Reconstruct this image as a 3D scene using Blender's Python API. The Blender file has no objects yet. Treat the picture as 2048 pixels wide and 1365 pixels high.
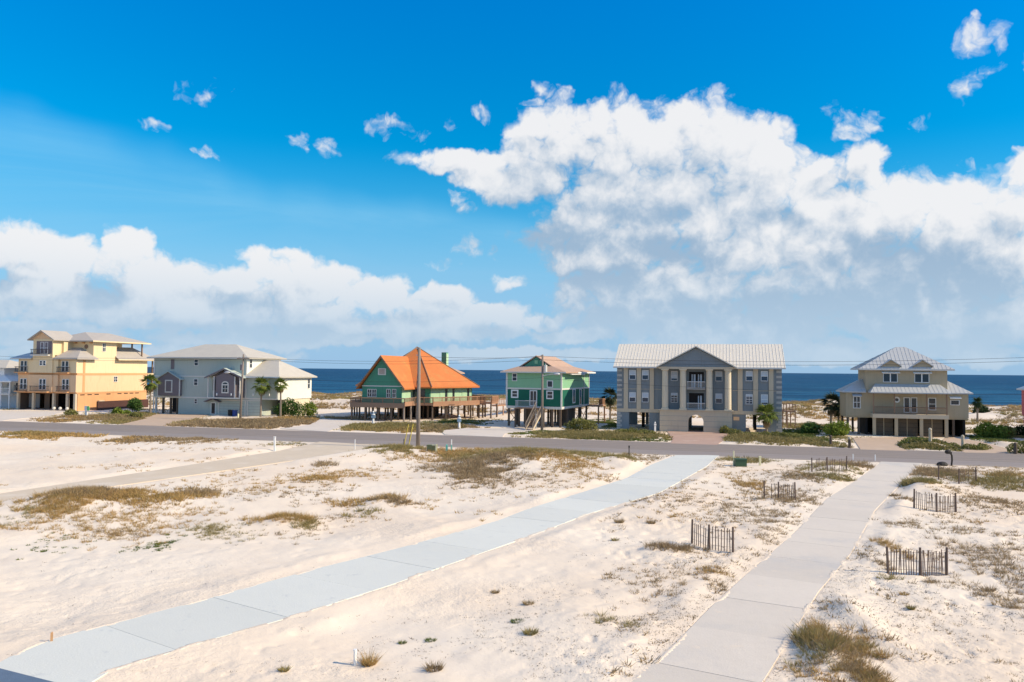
import bpy, math, random
import numpy as np
from mathutils import Vector, Matrix

SC = bpy.context.scene
COL = SC.collection
R = random.Random(7)
NP = np.random.RandomState(11)

# ------------------------------------------------------------------ camera
CAM_H = 8.5
PITCH = math.atan(58.3 / 1600.0)
ROLL = 0.0096
cam = bpy.data.cameras.new('camera')
cam.sensor_width = 36.0
cam.lens = 1600.0 / 2048.0 * 36.0
cam.clip_start = 0.5
cam.clip_end = 60000.0
cam_ob = bpy.data.objects.new('camera', cam)
COL.objects.link(cam_ob)
_F = Vector((0, math.cos(PITCH), math.sin(PITCH)))
_U = Vector((0, -math.sin(PITCH), math.cos(PITCH)))
_Rt = Vector((1, 0, 0))
_cx = _Rt * math.cos(ROLL) + _U * math.sin(ROLL)
_cy = -_Rt * math.sin(ROLL) + _U * math.cos(ROLL)
_cz = -_F
cam_ob.matrix_world = Matrix(((_cx.x, _cy.x, _cz.x, 0), (_cx.y, _cy.y, _cz.y, 0),
                              (_cx.z, _cy.z, _cz.z, CAM_H), (0, 0, 0, 1)))
SC.camera = cam_ob

# ------------------------------------------------------------------ light
SUN_DIR = Vector((0.972, -0.236, 0)).normalized()
SUN_EL = math.radians(34)
SUN_ROT = math.atan2(SUN_DIR.x, SUN_DIR.y)
sd = Vector((SUN_DIR.x * math.cos(SUN_EL), SUN_DIR.y * math.cos(SUN_EL), math.sin(SUN_EL)))
sun = bpy.data.lights.new('sun', 'SUN')
sun.energy = 4.8
sun.angle = math.radians(0.53)
sun.color = (1.0, 0.84, 0.595)
sun_ob = bpy.data.objects.new('sun', sun)
sun_ob.rotation_euler = sd.to_track_quat('Z', 'Y').to_euler()
COL.objects.link(sun_ob)

SC.view_settings.view_transform = 'Standard'
SC.view_settings.look = 'None'
SC.view_settings.gamma = 1.0
SC.view_settings.use_curve_mapping = False
SC.view_settings.exposure = 0.2
SC.cycles.max_bounces = 6
SC.cycles.diffuse_bounces = 3
SC.cycles.use_denoising = True

# ------------------------------------------------------------------ world : sky and clouds
# all sky coordinates: (azimuth, elevation) * 16
CLOUDS = [(0.83, 4.57, 1.15, 0.7), (-1.28, 4.1, 1.19, 0.34), (-0.07, 3.86, 1.3, 0.6), (2.13, 4.41, 1.38, 0.99), (3.6, 4.22, 1.43, 1.17), (4.73, 3.97, 1.05, 0.96), (5.9, 3.62, 0.61, 0.47), (6.63, 3.74, 0.52, 0.53), (2.73, 3.16, 2.72, 1.48), (5.18, 2.61, 2.88, 1.52), (7.65, 2.77, 1.89, 0.84), (8.49, 2.15, 1.56, 1.29), (6.57, 1.53, 3.19, 1.19), (1.84, 2.5, 1.87, 0.89), (2.93, 1.41, 2.22, 0.93), (1.65, 1.51, 1.09, 0.8), (8.02, 0.87, 2.15, 0.61), (4.45, 0.82, 2.77, 0.53), (9.23, 3.46, 0.42, 0.42), (6.41, 2.91, 1.36, 0.55), (-8.87, 1.97, 0.65, 0.64), (-8.19, 1.85, 0.68, 0.58), (-7.21, 2.23, 0.53, 0.45), (-6.91, 1.67, 0.99, 0.64), (-5.98, 1.51, 1.21, 0.65), (-4.55, 1.91, 1.11, 0.44), (-3.7, 1.65, 0.85, 0.45), (-2.78, 1.44, 1.12, 0.49), (-1.45, 1.27, 0.89, 0.48), (-0.4, 1.1, 0.9, 0.34), (-8.48, 1.14, 1.49, 0.56), (-6.65, 0.97, 2.01, 0.46), (-4.34, 0.93, 2.6, 0.48), (-1.64, 0.79, 2.37, 0.34), (-8.68, 0.57, 2.05, 0.26), (-4.52, 0.54, 3.14, 0.23), (-6.57, 1.46, 0.67, 0.55), (-4.44, 1.41, 1.02, 0.48), (-7.21, 0.26, 3.4, 0.2), (0.26, 0.33, 3.0, 0.16), (6.82, 0.33, 3.98, 0.2), (0.56, 1.01, 0.8, 0.24), (4.63, 0.53, 3.12, 0.23), (8.02, 0.48, 1.85, 0.18), (1.26, 0.72, 1.19, 0.22)]
PUFFS = [(8.51, 5.57, 0.52, 0.53), (8.41, 4.95, 0.36, 0.4), (-2.44, 4.62, 0.83, 0.36), (3.98, 5.22, 0.75, 0.39), (3.79, 5.33, 0.38, 0.21), (9.17, 5.33, 0.13, 0.22), (6.59, 4.64, 0.76, 0.41), (7.46, 4.41, 0.4, 0.2), (6.42, 4.37, 0.42, 0.28), (8.39, 3.64, 0.27, 0.19), (-6.14, 5.05, 0.62, 0.28), (-6.49, 5.05, 0.29, 0.22), (-6.07, 3.94, 0.4, 0.13), (-6.73, 4.37, 0.37, 0.18), (-3.98, 4.33, 0.62, 0.33), (-3.84, 4.18, 0.38, 0.29), (0.6, 5.47, 0.44, 0.2), (0.92, 5.31, 0.36, 0.2), (-0.54, 5.0, 0.42, 0.24), (-1.39, 4.94, 0.26, 0.18), (-0.66, 2.59, 0.8, 0.44), (-1.09, 3.36, 0.4, 0.2), (-0.89, 3.11, 0.34, 0.18), (-0.22, 1.72, 0.56, 0.22), (0.81, 1.01, 0.5, 0.22), (-1.31, 2.14, 0.4, 0.2), (0.32, 5.23, 0.3, 0.12), (1.53, 5.12, 0.3, 0.3), (8.53, 6.0, 0.22, 0.14), (8.75, 5.49, 0.32, 0.26), (8.75, 5.18, 0.25, 0.21), (9.17, 5.1, 0.18, 0.29), (4.91, 1.77, 0.55, 0.38)]
DARKS = [(5.53, 1.19, 2.92, 0.56), (2.73, 3.07, 0.87, 0.3), (5.18, 2.98, 0.63, 0.23), (8.03, 1.66, 1.38, 0.53), (0.54, 2.65, 1.2, 0.42), (7.16, 2.23, 1.46, 0.41), (8.33, 1.47, 1.13, 0.43), (4.45, 1.01, 1.85, 0.38), (6.4, 0.76, 2.38, 0.28), (-3.98, 1.57, 1.13, 0.33), (-5.26, 1.28, 0.81, 0.28), (-7.63, 1.27, 0.55, 0.27), (-8.93, 1.45, 0.43, 0.2), (-2.43, 0.97, 1.17, 0.24), (-8.28, 2.27, 0.23, 0.12), (-6.06, 1.48, 0.6, 0.24), (-8.64, 1.69, 0.44, 0.15), (-5.07, 0.67, 2.71, 0.19), (-8.38, 0.52, 1.65, 0.17), (2.04, 1.81, 1.08, 0.4), (-0.24, 0.76, 1.6, 0.18), (3.21, 2.38, 1.15, 0.39), (2.25, 0.92, 1.57, 0.36), (8.02, 0.52, 1.54, 0.21)]

world = bpy.data.worlds.new('World')
SC.world = world
world.use_nodes = True


class NT:
    def __init__(self, tree):
        self.t = tree
        self.n = tree.nodes
        self.l = tree.links

    def new(self, kind, **kw):
        nd = self.n.new(kind)
        for k, v in kw.items():
            setattr(nd, k, v)
        return nd

    def setin(self, nd, i, v):
        if v is None:
            return
        if isinstance(v, bpy.types.NodeSocket):
            self.l.new(v, nd.inputs[i])
        else:
            s = nd.inputs[i]
            if hasattr(s.default_value, '__len__') and not hasattr(v, '__len__'):
                v = (v,) * len(s.default_value)
            s.default_value = v

    def math(self, op, a, b=None, c=None, clamp=False):
        nd = self.new('ShaderNodeMath', operation=op, use_clamp=clamp)
        self.setin(nd, 0, a); self.setin(nd, 1, b); self.setin(nd, 2, c)
        return nd.outputs[0]

    def vec(self, op, a, b=None, c=None, out=0):
        nd = self.new('ShaderNodeVectorMath', operation=op)
        self.setin(nd, 0, a); self.setin(nd, 1, b)
        if c is not None:
            self.setin(nd, 2, c)
        return nd.outputs[out]

    def sstep(self, x, lo, hi, a=0.0, b=1.0):
        nd = self.new('ShaderNodeMapRange', interpolation_type='SMOOTHSTEP')
        self.setin(nd, 0, x)
        for i, v in enumerate((lo, hi, a, b)):
            self.setin(nd, i + 1, v)
        return nd.outputs[0]

    def mix(self, f, a, b, blend='MIX'):
        nd = self.new('ShaderNodeMix', data_type='RGBA', blend_type=blend)
        self.setin(nd, 0, f)
        for i, v in ((6, a), (7, b)):
            if isinstance(v, bpy.types.NodeSocket):
                self.l.new(v, nd.inputs[i])
            else:
                nd.inputs[i].default_value = (*v, 1.0)
        return nd.outputs[2]

    def noise(self, v, scale, detail=4, rough=0.5, out=0, dim='3D', dist=0.0, lac=2.0):
        nd = self.new('ShaderNodeTexNoise', noise_dimensions=dim)
        self.setin(nd, 'Vector', v)
        nd.inputs['Scale'].default_value = scale
        nd.inputs['Detail'].default_value = detail
        nd.inputs['Roughness'].default_value = rough
        nd.inputs['Lacunarity'].default_value = lac
        nd.inputs['Distortion'].default_value = dist
        return nd.outputs[out]


def blob_field(g, P, blobs, k=0.25):
    """smooth union of ellipses: 1 at the centre, 0 on the rim, negative outside"""
    cur = None
    for (x, y, rx, ry) in blobs:
        q = g.vec('MULTIPLY_ADD', P, (1 / rx, 1 / ry, 0), (-x / rx, -y / ry, 0))
        d = g.vec('LENGTH', q, out=1)
        if cur is None:
            cur = d
        else:
            cur = g.math('SMOOTH_MIN', cur, d, k)
    return g.math('SUBTRACT', 1.0, cur)


grp = bpy.data.node_groups.new('cloud_field', 'ShaderNodeTree')
grp.interface.new_socket('P', in_out='INPUT', socket_type='NodeSocketVector')
grp.interface.new_socket('Field', in_out='OUTPUT', socket_type='NodeSocketFloat')
g = NT(grp)
gi = g.new('NodeGroupInput'); go = g.new('NodeGroupOutput')
P0 = gi.outputs[0]
warp = g.noise(P0, 0.9, 4, 0.6, out=1, dim='2D')
warp = g.vec('SUBTRACT', warp, (0.5, 0.5, 0.5))
Pw = g.vec('MULTIPLY_ADD', warp, (0.9, 0.6, 0.0), P0)
f0 = blob_field(g, Pw, CLOUDS, 0.22)
f0 = g.math('MINIMUM', g.math('MULTIPLY', f0, 2.8), 1.3)
s0 = blob_field(g, Pw, PUFFS, 0.1)
s0 = g.math('MINIMUM', g.math('MULTIPLY_ADD', s0, 1.25, -0.22), 0.34)
f0 = g.math('MAXIMUM', f0, s0)
# beyond the part of the sky seen in the photograph the cover goes on as loose cumulus, thickened to whiten the fill light
sx = g.new('ShaderNodeSeparateXYZ'); g.setin(sx, 0, P0)
far = g.math('ABSOLUTE', sx.outputs[0])
fn = g.noise(g.vec('MULTIPLY', P0, (0.5, 1.0, 1.0)), 0.32, 3, 0.5, dim='2D')
fn = g.math('MULTIPLY_ADD', fn, 5.0, -2.25)
up = g.sstep(sx.outputs[1], 9.0, 13.0)
side = g.math('MAXIMUM', g.sstep(far, 9.2, 11.5), up)
f1 = g.new('ShaderNodeMix', data_type='FLOAT')
g.setin(f1, 0, side); g.setin(f1, 2, f0); g.setin(f1, 3, fn)
f1 = f1.outputs[0]
# billows
n1 = g.noise(P0, 1.5, 9, 0.56, dim='2D')
vor = g.new('ShaderNodeTexVoronoi', voronoi_dimensions='2D', feature='F1')
g.setin(vor, 'Vector', Pw)
vor.inputs['Scale'].default_value = 1.5
vor.inputs['Detail'].default_value = 4.0
vor.inputs['Roughness'].default_value = 0.55
nn = g.math('MULTIPLY_ADD', n1, 0.85, -0.42)
vv = g.math('MULTIPLY_ADD', vor.outputs['Distance'], -0.95, 0.52)
fld = g.math('ADD', f1, g.math('ADD', nn, vv))
g.l.new(fld, go.inputs[0])

w = NT(world.node_tree)
w.n.clear()
tc = w.new('ShaderNodeTexCoord')
D = w.vec('NORMALIZE', tc.outputs['Generated'])
sp = w.new('ShaderNodeSeparateXYZ'); w.setin(sp, 0, D)
az = w.math('ARCTAN2', sp.outputs[0], sp.outputs[1])
el = w.math('ARCSINE', sp.outputs[2])
cb = w.new('ShaderNodeCombineXYZ')
w.setin(cb, 0, w.math('MULTIPLY', az, 16.0))
w.setin(cb, 1, w.math('MULTIPLY', el, 16.0))
PP = cb.outputs[0]
elv = w.math('MULTIPLY', el, 16.0)


def fieldat(off):
    q = w.vec('ADD', PP, off) if off else PP
    nd = w.new('ShaderNodeGroup'); nd.node_tree = grp
    w.setin(nd, 0, q)
    return nd.outputs[0]


fA = fieldat(None)
fB = fieldat((0.16, 0.30, 0.0))
fC = fieldat((0.35, 1.05, 0.0))
dens = w.sstep(fA, -0.2, 0.72)
core = w.sstep(fA, 0.5, 1.9)
lit = w.math('MULTIPLY_ADD', w.math('SUBTRACT', fA, fB), 0.36, 0.50)
lit = w.math('MULTIPLY_ADD', w.math('SUBTRACT', fA, fC), 0.30, lit)
lit = w.math('MULTIPLY_ADD', w.noise(PP, 0.55, 3, 0.5, dim='2D'), 0.5, w.math('SUBTRACT', lit, 0.25))
dk = blob_field(w, PP, DARKS, 0.4)
dkn = w.math('ADD', dk, w.math('MULTIPLY_ADD', w.noise(PP, 1.2, 5, 0.55, dim='2D'), 1.6, -0.8))
dkm = w.sstep(dkn, -0.25, 0.75)
lit = w.math('SUBTRACT', lit, w.math('MULTIPLY', dkm, 0.58))
lit = w.math('SUBTRACT', lit, w.math('MULTIPLY', core, 0.10), clamp=False)
lit = w.sstep(lit, -0.15, 1.12)
ccol = w.mix(lit, (2.9, 4.0, 5.3), (7.4, 7.4, 7.5))
# low clouds fade a little into the pale air over the sea
lowf = w.sstep(elv, 0.2, 2.4, 0.88, 0.0)
ccol = w.mix(lowf, ccol, (3.9, 5.2, 6.5))

sky = w.new('ShaderNodeTexSky', sky_type='NISHITA')
sky.sun_disc = False
sky.sun_elevation = SUN_EL
sky.sun_rotation = SUN_ROT
sky.altitude = 0
sky.air_density = 1.0
sky.dust_density = 0.3
sky.ozone_density = 3.0
hs = w.new('ShaderNodeHueSaturation')
hs.inputs['Hue'].default_value = 0.488
hs.inputs['Saturation'].default_value = 1.75
hs.inputs['Value'].default_value = 1.15
w.setin(hs, 'Color', sky.outputs[0])
# thin streaked veil
sepx = PP
_s = w.new('ShaderNodeSeparateXYZ'); w.setin(_s, 0, PP)
_c = w.new('ShaderNodeCombineXYZ'); w.setin(_c, 1, _s.outputs[0]); sepx = _c.outputs[0]
vp = w.vec('MULTIPLY', PP, (0.16, 1.0, 0.0))
vn = w.noise(w.vec('ADD', vp, (3.1, 0.0, 0.0)), 1.1, 6, 0.55, dim='2D', dist=0.6)
veil_b = blob_field(w, w.vec('MULTIPLY_ADD', w.noise(PP, 0.5, 2, 0.5, out=1, dim='2D'), (0, 0.8, 0), w.vec('MULTIPLY_ADD', sepx, (0, 0.16, 0), PP)), [(-8.5, 1.35, 9.5, 2.2), (-1.0, 2.1, 5.5, 1.5)], 0.4)
veil = w.math('MULTIPLY', w.sstep(veil_b, 0.0, 0.45), w.sstep(vn, 0.3, 0.75, 0.28, 0.58))
base = w.mix(veil, hs.outputs[0], (2.2, 4.7, 6.8))
base = w.mix(1.0, base, w.mix(w.sstep(elv, 2.5, 10.0), (0.95, 1.12, 1.10), (0.95, 1.14, 1.60)), 'MULTIPLY')
hz = w.sstep(elv, 0.0, 4.5, 0.9, 0.0)
base = w.mix(hz, base, (2.5, 4.3, 6.6))
fin = w.mix(w.math('MULTIPLY', dens, 0.97), base, ccol)
bg = w.new('ShaderNodeBackground')
bg.inputs['Strength'].default_value = 0.105
w.setin(bg, 0, fin)
wo = w.new('ShaderNodeOutputWorld')
w.l.new(bg.outputs[0], wo.inputs[0])
world.cycles.sampling_method = 'MANUAL'
world.cycles.sample_map_resolution = 512

# ------------------------------------------------------------------ helpers
TH = math.radians(14.874)
CT, ST = math.cos(TH), math.sin(TH)


def WX(u, v):
    """road frame (u along the road, v away from the camera) to world"""
    return (u * CT + v * ST, -u * ST + v * CT)


def UV(x, y):
    return (x * CT - y * ST, x * ST + y * CT)


def tag(o, label=None, cat=None, group=None, kind=None):
    if label: o['label'] = label
    if cat: o['category'] = cat
    if group: o['group'] = group
    if kind: o['kind'] = kind
    return o


def empty(name, x, y, z=0.0, rz=0.0, label=None, cat=None, group=None):
    o = bpy.data.objects.new(name, None)
    o.empty_display_size = 0.3
    o.location = (x, y, z)
    o.rotation_euler = (0, 0, rz)
    COL.objects.link(o)
    return tag(o, label, cat, group)


def mesh_np(name, verts, faces, mat, smooth=False):
    """verts (n,3) array, faces list/array of equal length polygons"""
    me = bpy.data.meshes.new(name)
    verts = np.asarray(verts, dtype=np.float32)
    faces = np.asarray(faces, dtype=np.int32)
    k = faces.shape[1]
    me.vertices.add(len(verts))
    me.vertices.foreach_set('co', verts.ravel())
    me.loops.add(faces.size)
    me.loops.foreach_set('vertex_index', faces.ravel())
    me.polygons.add(len(faces))
    me.polygons.foreach_set('loop_start', np.arange(0, faces.size, k, dtype=np.int32))
    me.polygons.foreach_set('loop_total', np.full(len(faces), k, dtype=np.int32))
    if smooth:
        me.polygons.foreach_set('use_smooth', np.ones(len(faces), dtype=bool))
    me.update(calc_edges=True)
    if mat: me.materials.append(mat)
    return me


def link(name, me, parent=None):
    o = bpy.data.objects.new(name, me)
    COL.objects.link(o)
    if parent is not None: o.parent = parent
    return o


class MB:
    def __init__(self):
        self.v = []
        self.f = []

    def add(self, vs, fs):
        b = len(self.v)
        self.v += [tuple(p) for p in vs]
        self.f += [tuple(b + i for i in f) for f in fs]
        return self

    def box(self, x0, x1, y0, y1, z0, z1):
        return self.add([(x0, y0, z0), (x1, y0, z0), (x1, y1, z0), (x0, y1, z0),
                         (x0, y0, z1), (x1, y0, z1), (x1, y1, z1), (x0, y1, z1)],
                        [(0, 3, 2, 1), (4, 5, 6, 7), (0, 1, 5, 4), (1, 2, 6, 5), (2, 3, 7, 6), (3, 0, 4, 7)])

    def prism(self, poly, z0, z1):
        n = len(poly)
        vs = [(p[0], p[1], z0) for p in poly] + [(p[0], p[1], z1) for p in poly]
        fs = [tuple(range(n - 1, -1, -1)), tuple(range(n, 2 * n))]
        fs += [(i, (i + 1) % n, n + (i + 1) % n, n + i) for i in range(n)]
        return self.add(vs, fs)

    def extr(self, poly, d):
        """polygon of 3-D points pushed along vector d"""
        n = len(poly)
        vs = list(poly) + [(p[0] + d[0], p[1] + d[1], p[2] + d[2]) for p in poly]
        fs = [tuple(range(n)), tuple(range(2 * n - 1, n - 1, -1))]
        fs += [((i + 1) % n, i, n + i, n + (i + 1) % n) for i in range(n)]
        return self.add(vs, fs)

    def tube(self, p0, p1, r0, r1=None, n=8, caps=True):
        r1 = r0 if r1 is None else r1
        p0, p1 = Vector(p0), Vector(p1)
        d = (p1 - p0)
        q = d.to_track_quat('Z', 'Y')
        vs = []
        for p, r in ((p0, r0), (p1, r1)):
            for i in range(n):
                a = 2 * math.pi * i / n
                vs.append(tuple(p + q @ Vector((r * math.cos(a), r * math.sin(a), 0))))
        fs = [(i, (i + 1) % n, n + (i + 1) % n, n + i) for i in range(n)]
        if caps: fs += [tuple(range(n - 1, -1, -1)), tuple(range(n, 2 * n))]
        return self.add(vs, fs)

    def path(self, pts, r, n=5):
        for a, b in zip(pts[:-1], pts[1:]):
            self.tube(a, b, r, r, n)
        return self

    def ball(self, c, rx, ry=None, rz=None, n=8, m=5):
        ry = rx if ry is None else ry
        rz = rx if rz is None else rz
        vs = [(c[0], c[1], c[2] - rz)]
        for j in range(1, m):
            t = math.pi * j / m - math.pi / 2
            for i in range(n):
                a = 2 * math.pi * i / n
                vs.append((c[0] + rx * math.cos(t) * math.cos(a), c[1] + ry * math.cos(t) * math.sin(a), c[2] + rz * math.sin(t)))
        vs.append((c[0], c[1], c[2] + rz))
        fs = [(0, 1 + (i + 1) % n, 1 + i) for i in range(n)]
        for j in range(m - 2):
            for i in range(n):
                a = 1 + j * n + i; b = 1 + j * n + (i + 1) % n
                fs.append((a, b, b + n, a + n))
        L = len(vs) - 1
        o = 1 + (m - 2) * n
        fs += [(o + i, o + (i + 1) % n, L) for i in range(n)]
        return self.add(vs, fs)

    def build(self, name, mat, parent=None, smooth=False, kind=None, label=None):
        me = bpy.data.meshes.new(name)
        me.from_pydata(self.v, [], self.f)
        if smooth:
            for p in me.polygons: p.use_smooth = True
        me.materials.append(mat)
        me.update()
        o = link(name, me, parent)
        if kind: o['kind'] = kind
        if label: o['label'] = label
        return o


# value noise in numpy -------------------------------------------------
_T = np.random.RandomState(5).rand(256, 256)


def vnoise(x, y, s=1.0, o=0.0):
    x = np.asarray(x, dtype=np.float64) / s + 37.3 + o
    y = np.asarray(y, dtype=np.float64) / s + 11.9 + o * 1.7
    xi = np.floor(x).astype(int); yi = np.floor(y).astype(int)
    fx = x - xi; fy = y - yi
    fx = fx * fx * (3 - 2 * fx); fy = fy * fy * (3 - 2 * fy)
    a = _T[xi % 256, yi % 256]; b = _T[(xi + 1) % 256, yi % 256]
    c = _T[xi % 256, (yi + 1) % 256]; d = _T[(xi + 1) % 256, (yi + 1) % 256]
    return (a * (1 - fx) + b * fx) * (1 - fy) + (c * (1 - fx) + d * fx) * fy


def fbm(x, y, s=1.0, n=4, o=0.0, g=0.5):
    r = 0.0; a = 1.0; t = 0.0
    for i in range(n):
        r = r + a * vnoise(x, y, s / 2 ** i, o + 13.1 * i)
        t += a; a *= g
    return r / t


def sstep(x, a, b):
    t = np.clip((np.asarray(x, dtype=np.float64) - a) / (b - a), 0, 1)
    return t * t * (3 - 2 * t)


# ------------------------------------------------------------------ materials
def mat(name, col, rough=0.8, var=0.12, vs=1.5, bump=0.0, bs=20.0, spec=0.3, metal=0.0, lines=None, second=None, dirt=0.0, third=None, rnd=0.0):
    """procedural material: base colour broken up by two scales of noise; lines=(axis, period, depth) adds
    clapboard/groove relief; second=(colour, amount, scale) adds blotches of another colour"""
    m = bpy.data.materials.new(name)
    m.use_nodes = True
    t = NT(m.node_tree)
    b = t.n['Principled BSDF']
    tcn = t.new('ShaderNodeTexCoord')
    P = tcn.outputs['Object']
    n1 = t.noise(P, vs, 5, 0.6)
    n2 = t.noise(P, vs * 7.0, 3, 0.6)
    k = t.math('ADD', t.math('MULTIPLY_ADD', n1, var * 2.0, 1.0 - var), t.math('MULTIPLY_ADD', n2, var, -var * 0.5))
    c = t.vec('SCALE', (col[0], col[1], col[2]), None)
    nd = c.node
    nd.inputs[3].default_value = 1.0
    if rnd:
        oi = t.new('ShaderNodeObjectInfo')
        k = t.math('MULTIPLY', k, t.math('MULTIPLY_ADD', oi.outputs['Random'], rnd, 1.0 - rnd / 2))
    t.l.new(k, nd.inputs[3])
    out = c
    if second:
        f = t.sstep(t.noise(P, second[2], 5, 0.62), 0.5, 0.72, 0.0, second[1])
        out = t.mix(f, out, second[0])
    if third:
        f = t.sstep(t.noise(P, third[2], 6, 0.68), third[3], third[3] + 0.09, 0.0, third[1])
        out = t.mix(f, out, third[0])
    if dirt:
        q = t.vec('MULTIPLY', P, (3.0, 3.0, 0.35))
        f = t.sstep(t.noise(q, 1.3, 5, 0.6), 0.48, 0.8, 0.0, dirt)
        out = t.mix(f, out, (col[0] * 0.45, col[1] * 0.42, col[2] * 0.38))
    t.l.new(out, b.inputs['Base Color'])
    b.inputs['Roughness'].default_value = rough
    b.inputs['Specular IOR Level'].default_value = spec
    b.inputs['Metallic'].default_value = metal
    h = None
    if lines:
        ax, per, dep = lines
        s2 = t.new('ShaderNodeSeparateXYZ'); t.setin(s2, 0, P)
        fr = t.math('FRACT', t.math('DIVIDE', s2.outputs['xyz'.index(ax)], per))
        h = t.math('MULTIPLY', fr, dep)
    if bump:
        hb = t.math('MULTIPLY', t.noise(P, bs, 4, 0.6), bump)
        h = hb if h is None else t.math('ADD', h, hb)
    if h is not None:
        bp = t.new('ShaderNodeBump')
        bp.inputs['Distance'].default_value = 1.0
        bp.inputs['Strength'].default_value = 1.0
        t.l.new(h, bp.inputs['Height'])
        t.l.new(bp.outputs[0], b.inputs['Normal'])
    return m


M = {}


def glass(name, col=(0.02, 0.03, 0.04), rough=0.06):
    m = bpy.data.materials.new(name)
    m.use_nodes = True
    t = NT(m.node_tree)
    b = t.n['Principled BSDF']
    P = t.new('ShaderNodeTexCoord').outputs['Object']
    n = t.noise(P, 0.9, 3, 0.5)
    t.l.new(t.mix(n, tuple(c * 0.5 for c in col), tuple(c * 1.5 for c in col)), b.inputs['Base Color'])
    b.inputs['Roughness'].default_value = rough
    b.inputs['Specular IOR Level'].default_value = 0.5
    bp = t.new('ShaderNodeBump'); bp.inputs['Distance'].default_value = 0.004
    t.l.new(t.noise(P, 2.5, 2, 0.5), bp.inputs['Height'])
    t.l.new(bp.outputs[0], b.inputs['Normal'])
    return m


M['glass'] = glass('window_glass')
M['glass_blue'] = glass('window_glass_bluish', (0.03, 0.05, 0.08))

# ---- sand
m = bpy.data.materials.new('sand'); m.use_nodes = True
t = NT(m.node_tree); b = t.n['Principled BSDF']
P = t.new('ShaderNodeTexCoord').outputs['Object']
big = t.noise(P, 0.07, 4, 0.55)
mid = t.noise(P, 0.55, 5, 0.6)
c = t.mix(t.sstep(big, 0.35, 0.65), (0.765, 0.635, 0.49), (0.79, 0.69, 0.56))
c = t.mix(t.sstep(mid, 0.48, 0.75, 0.0, 0.35), c, (0.68, 0.565, 0.45))
# patches of soft litter and fine roots
lit_ = t.sstep(t.noise(P, 1.7, 7, 0.72), 0.57, 0.70, 0.0, 1.0)
reg = t.sstep(t.noise(P, 0.16, 4, 0.6), 0.50, 0.66, 0.0, 1.0)
c = t.mix(t.math('MULTIPLY', t.math('MULTIPLY', lit_, reg), 0.42), c, (0.36, 0.29, 0.19))
sp_ = t.sstep(t.noise(P, 14.0, 3, 0.6), 0.66, 0.74, 0.0, 0.35)
c = t.mix(sp_, c, (0.40, 0.34, 0.27))
t.l.new(c, b.inputs['Base Color'])
b.inputs['Roughness'].default_value = 0.95
b.inputs['Specular IOR Level'].default_value = 0.15
h = t.math('ADD', t.math('MULTIPLY', t.noise(P, 2.2, 5, 0.62), 0.10), t.math('MULTIPLY', t.noise(P, 9.0, 4, 0.65), 0.03))
bp = t.new('ShaderNodeBump'); bp.inputs['Distance'].default_value = 1.0; bp.inputs['Strength'].default_value = 1.0
t.l.new(h, bp.inputs['Height']); t.l.new(bp.outputs[0], b.inputs['Normal'])
t.l.new(t.math('MULTIPLY_ADD', t.sstep(t.noise(P, 0.12, 3, 0.5), 0.42, 0.62), 0.65, 0.2), bp.inputs['Strength'])
M['sand'] = m

# ---- sea
m = bpy.data.materials.new('sea_water'); m.use_nodes = True
t = NT(m.node_tree); b = t.n['Principled BSDF']
P = t.new('ShaderNodeTexCoord').outputs['Object']
# distance from the shore (object y runs out to sea)
s2 = t.new('ShaderNodeSeparateXYZ'); t.setin(s2, 0, P)
dd = t.sstep(s2.outputs[1], 0.0, 900.0)
c = t.mix(dd, (0.022, 0.125, 0.215), (0.014, 0.088, 0.17))
pt = t.sstep(t.noise(t.vec('MULTIPLY', P, (0.011, 0.045, 1.0)), 1.0, 6, 0.65), 0.40, 0.62)
c = t.mix(t.math('MULTIPLY', pt, 0.85), c, (0.004, 0.035, 0.085))
foam = t.sstep(t.noise(t.vec('MULTIPLY', P, (0.05, 0.16, 1.0)), 1.0, 7, 0.7), 0.665, 0.72, 0.0, 0.7)
c = t.mix(foam, c, (0.5, 0.56, 0.6))
t.l.new(c, b.inputs['Base Color'])
b.inputs['Roughness'].default_value = 0.42
b.inputs['Specular IOR Level'].default_value = 0.16
b.inputs['IOR'].default_value = 1.33
h = t.math('ADD', t.math('MULTIPLY', t.noise(t.vec('MULTIPLY', P, (0.03, 0.12, 1.0)), 1.0, 6, 0.62), 3.2),
           t.math('MULTIPLY', t.noise(t.vec('MULTIPLY', P, (0.4, 0.9, 1.0)), 1.0, 4, 0.6), 0.25))
bp = t.new('ShaderNodeBump'); bp.inputs['Distance'].default_value = 1.0; bp.inputs['Strength'].default_value = 1.0
t.l.new(h, bp.inputs['Height'])
# wind-roughened water: body colour plus a modest share of sky reflection
df = t.new('ShaderNodeBsdfDiffuse'); t.l.new(c, df.inputs[0]); t.l.new(bp.outputs[0], df.inputs['Normal'])
gl_ = t.new('ShaderNodeBsdfAnisotropic'); gl_.inputs['Roughness'].default_value = 0.4
t.l.new(bp.outputs[0], gl_.inputs['Normal']); gl_.inputs[0].default_value = (0.8, 0.9, 1.0, 1)
lw = t.new('ShaderNodeFresnel'); lw.inputs['IOR'].default_value = 1.33; t.l.new(bp.outputs[0], lw.inputs['Normal'])
fac = t.math('MULTIPLY_ADD', lw.outputs[0], 0.14, 0.02)
mx = t.new('ShaderNodeMixShader'); t.l.new(fac, mx.inputs[0]); t.l.new(df.outputs[0], mx.inputs[1]); t.l.new(gl_.outputs[0], mx.inputs[2])
t.l.new(mx.outputs[0], t.n['Material Output'].inputs[0])
M['sea'] = m

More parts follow.
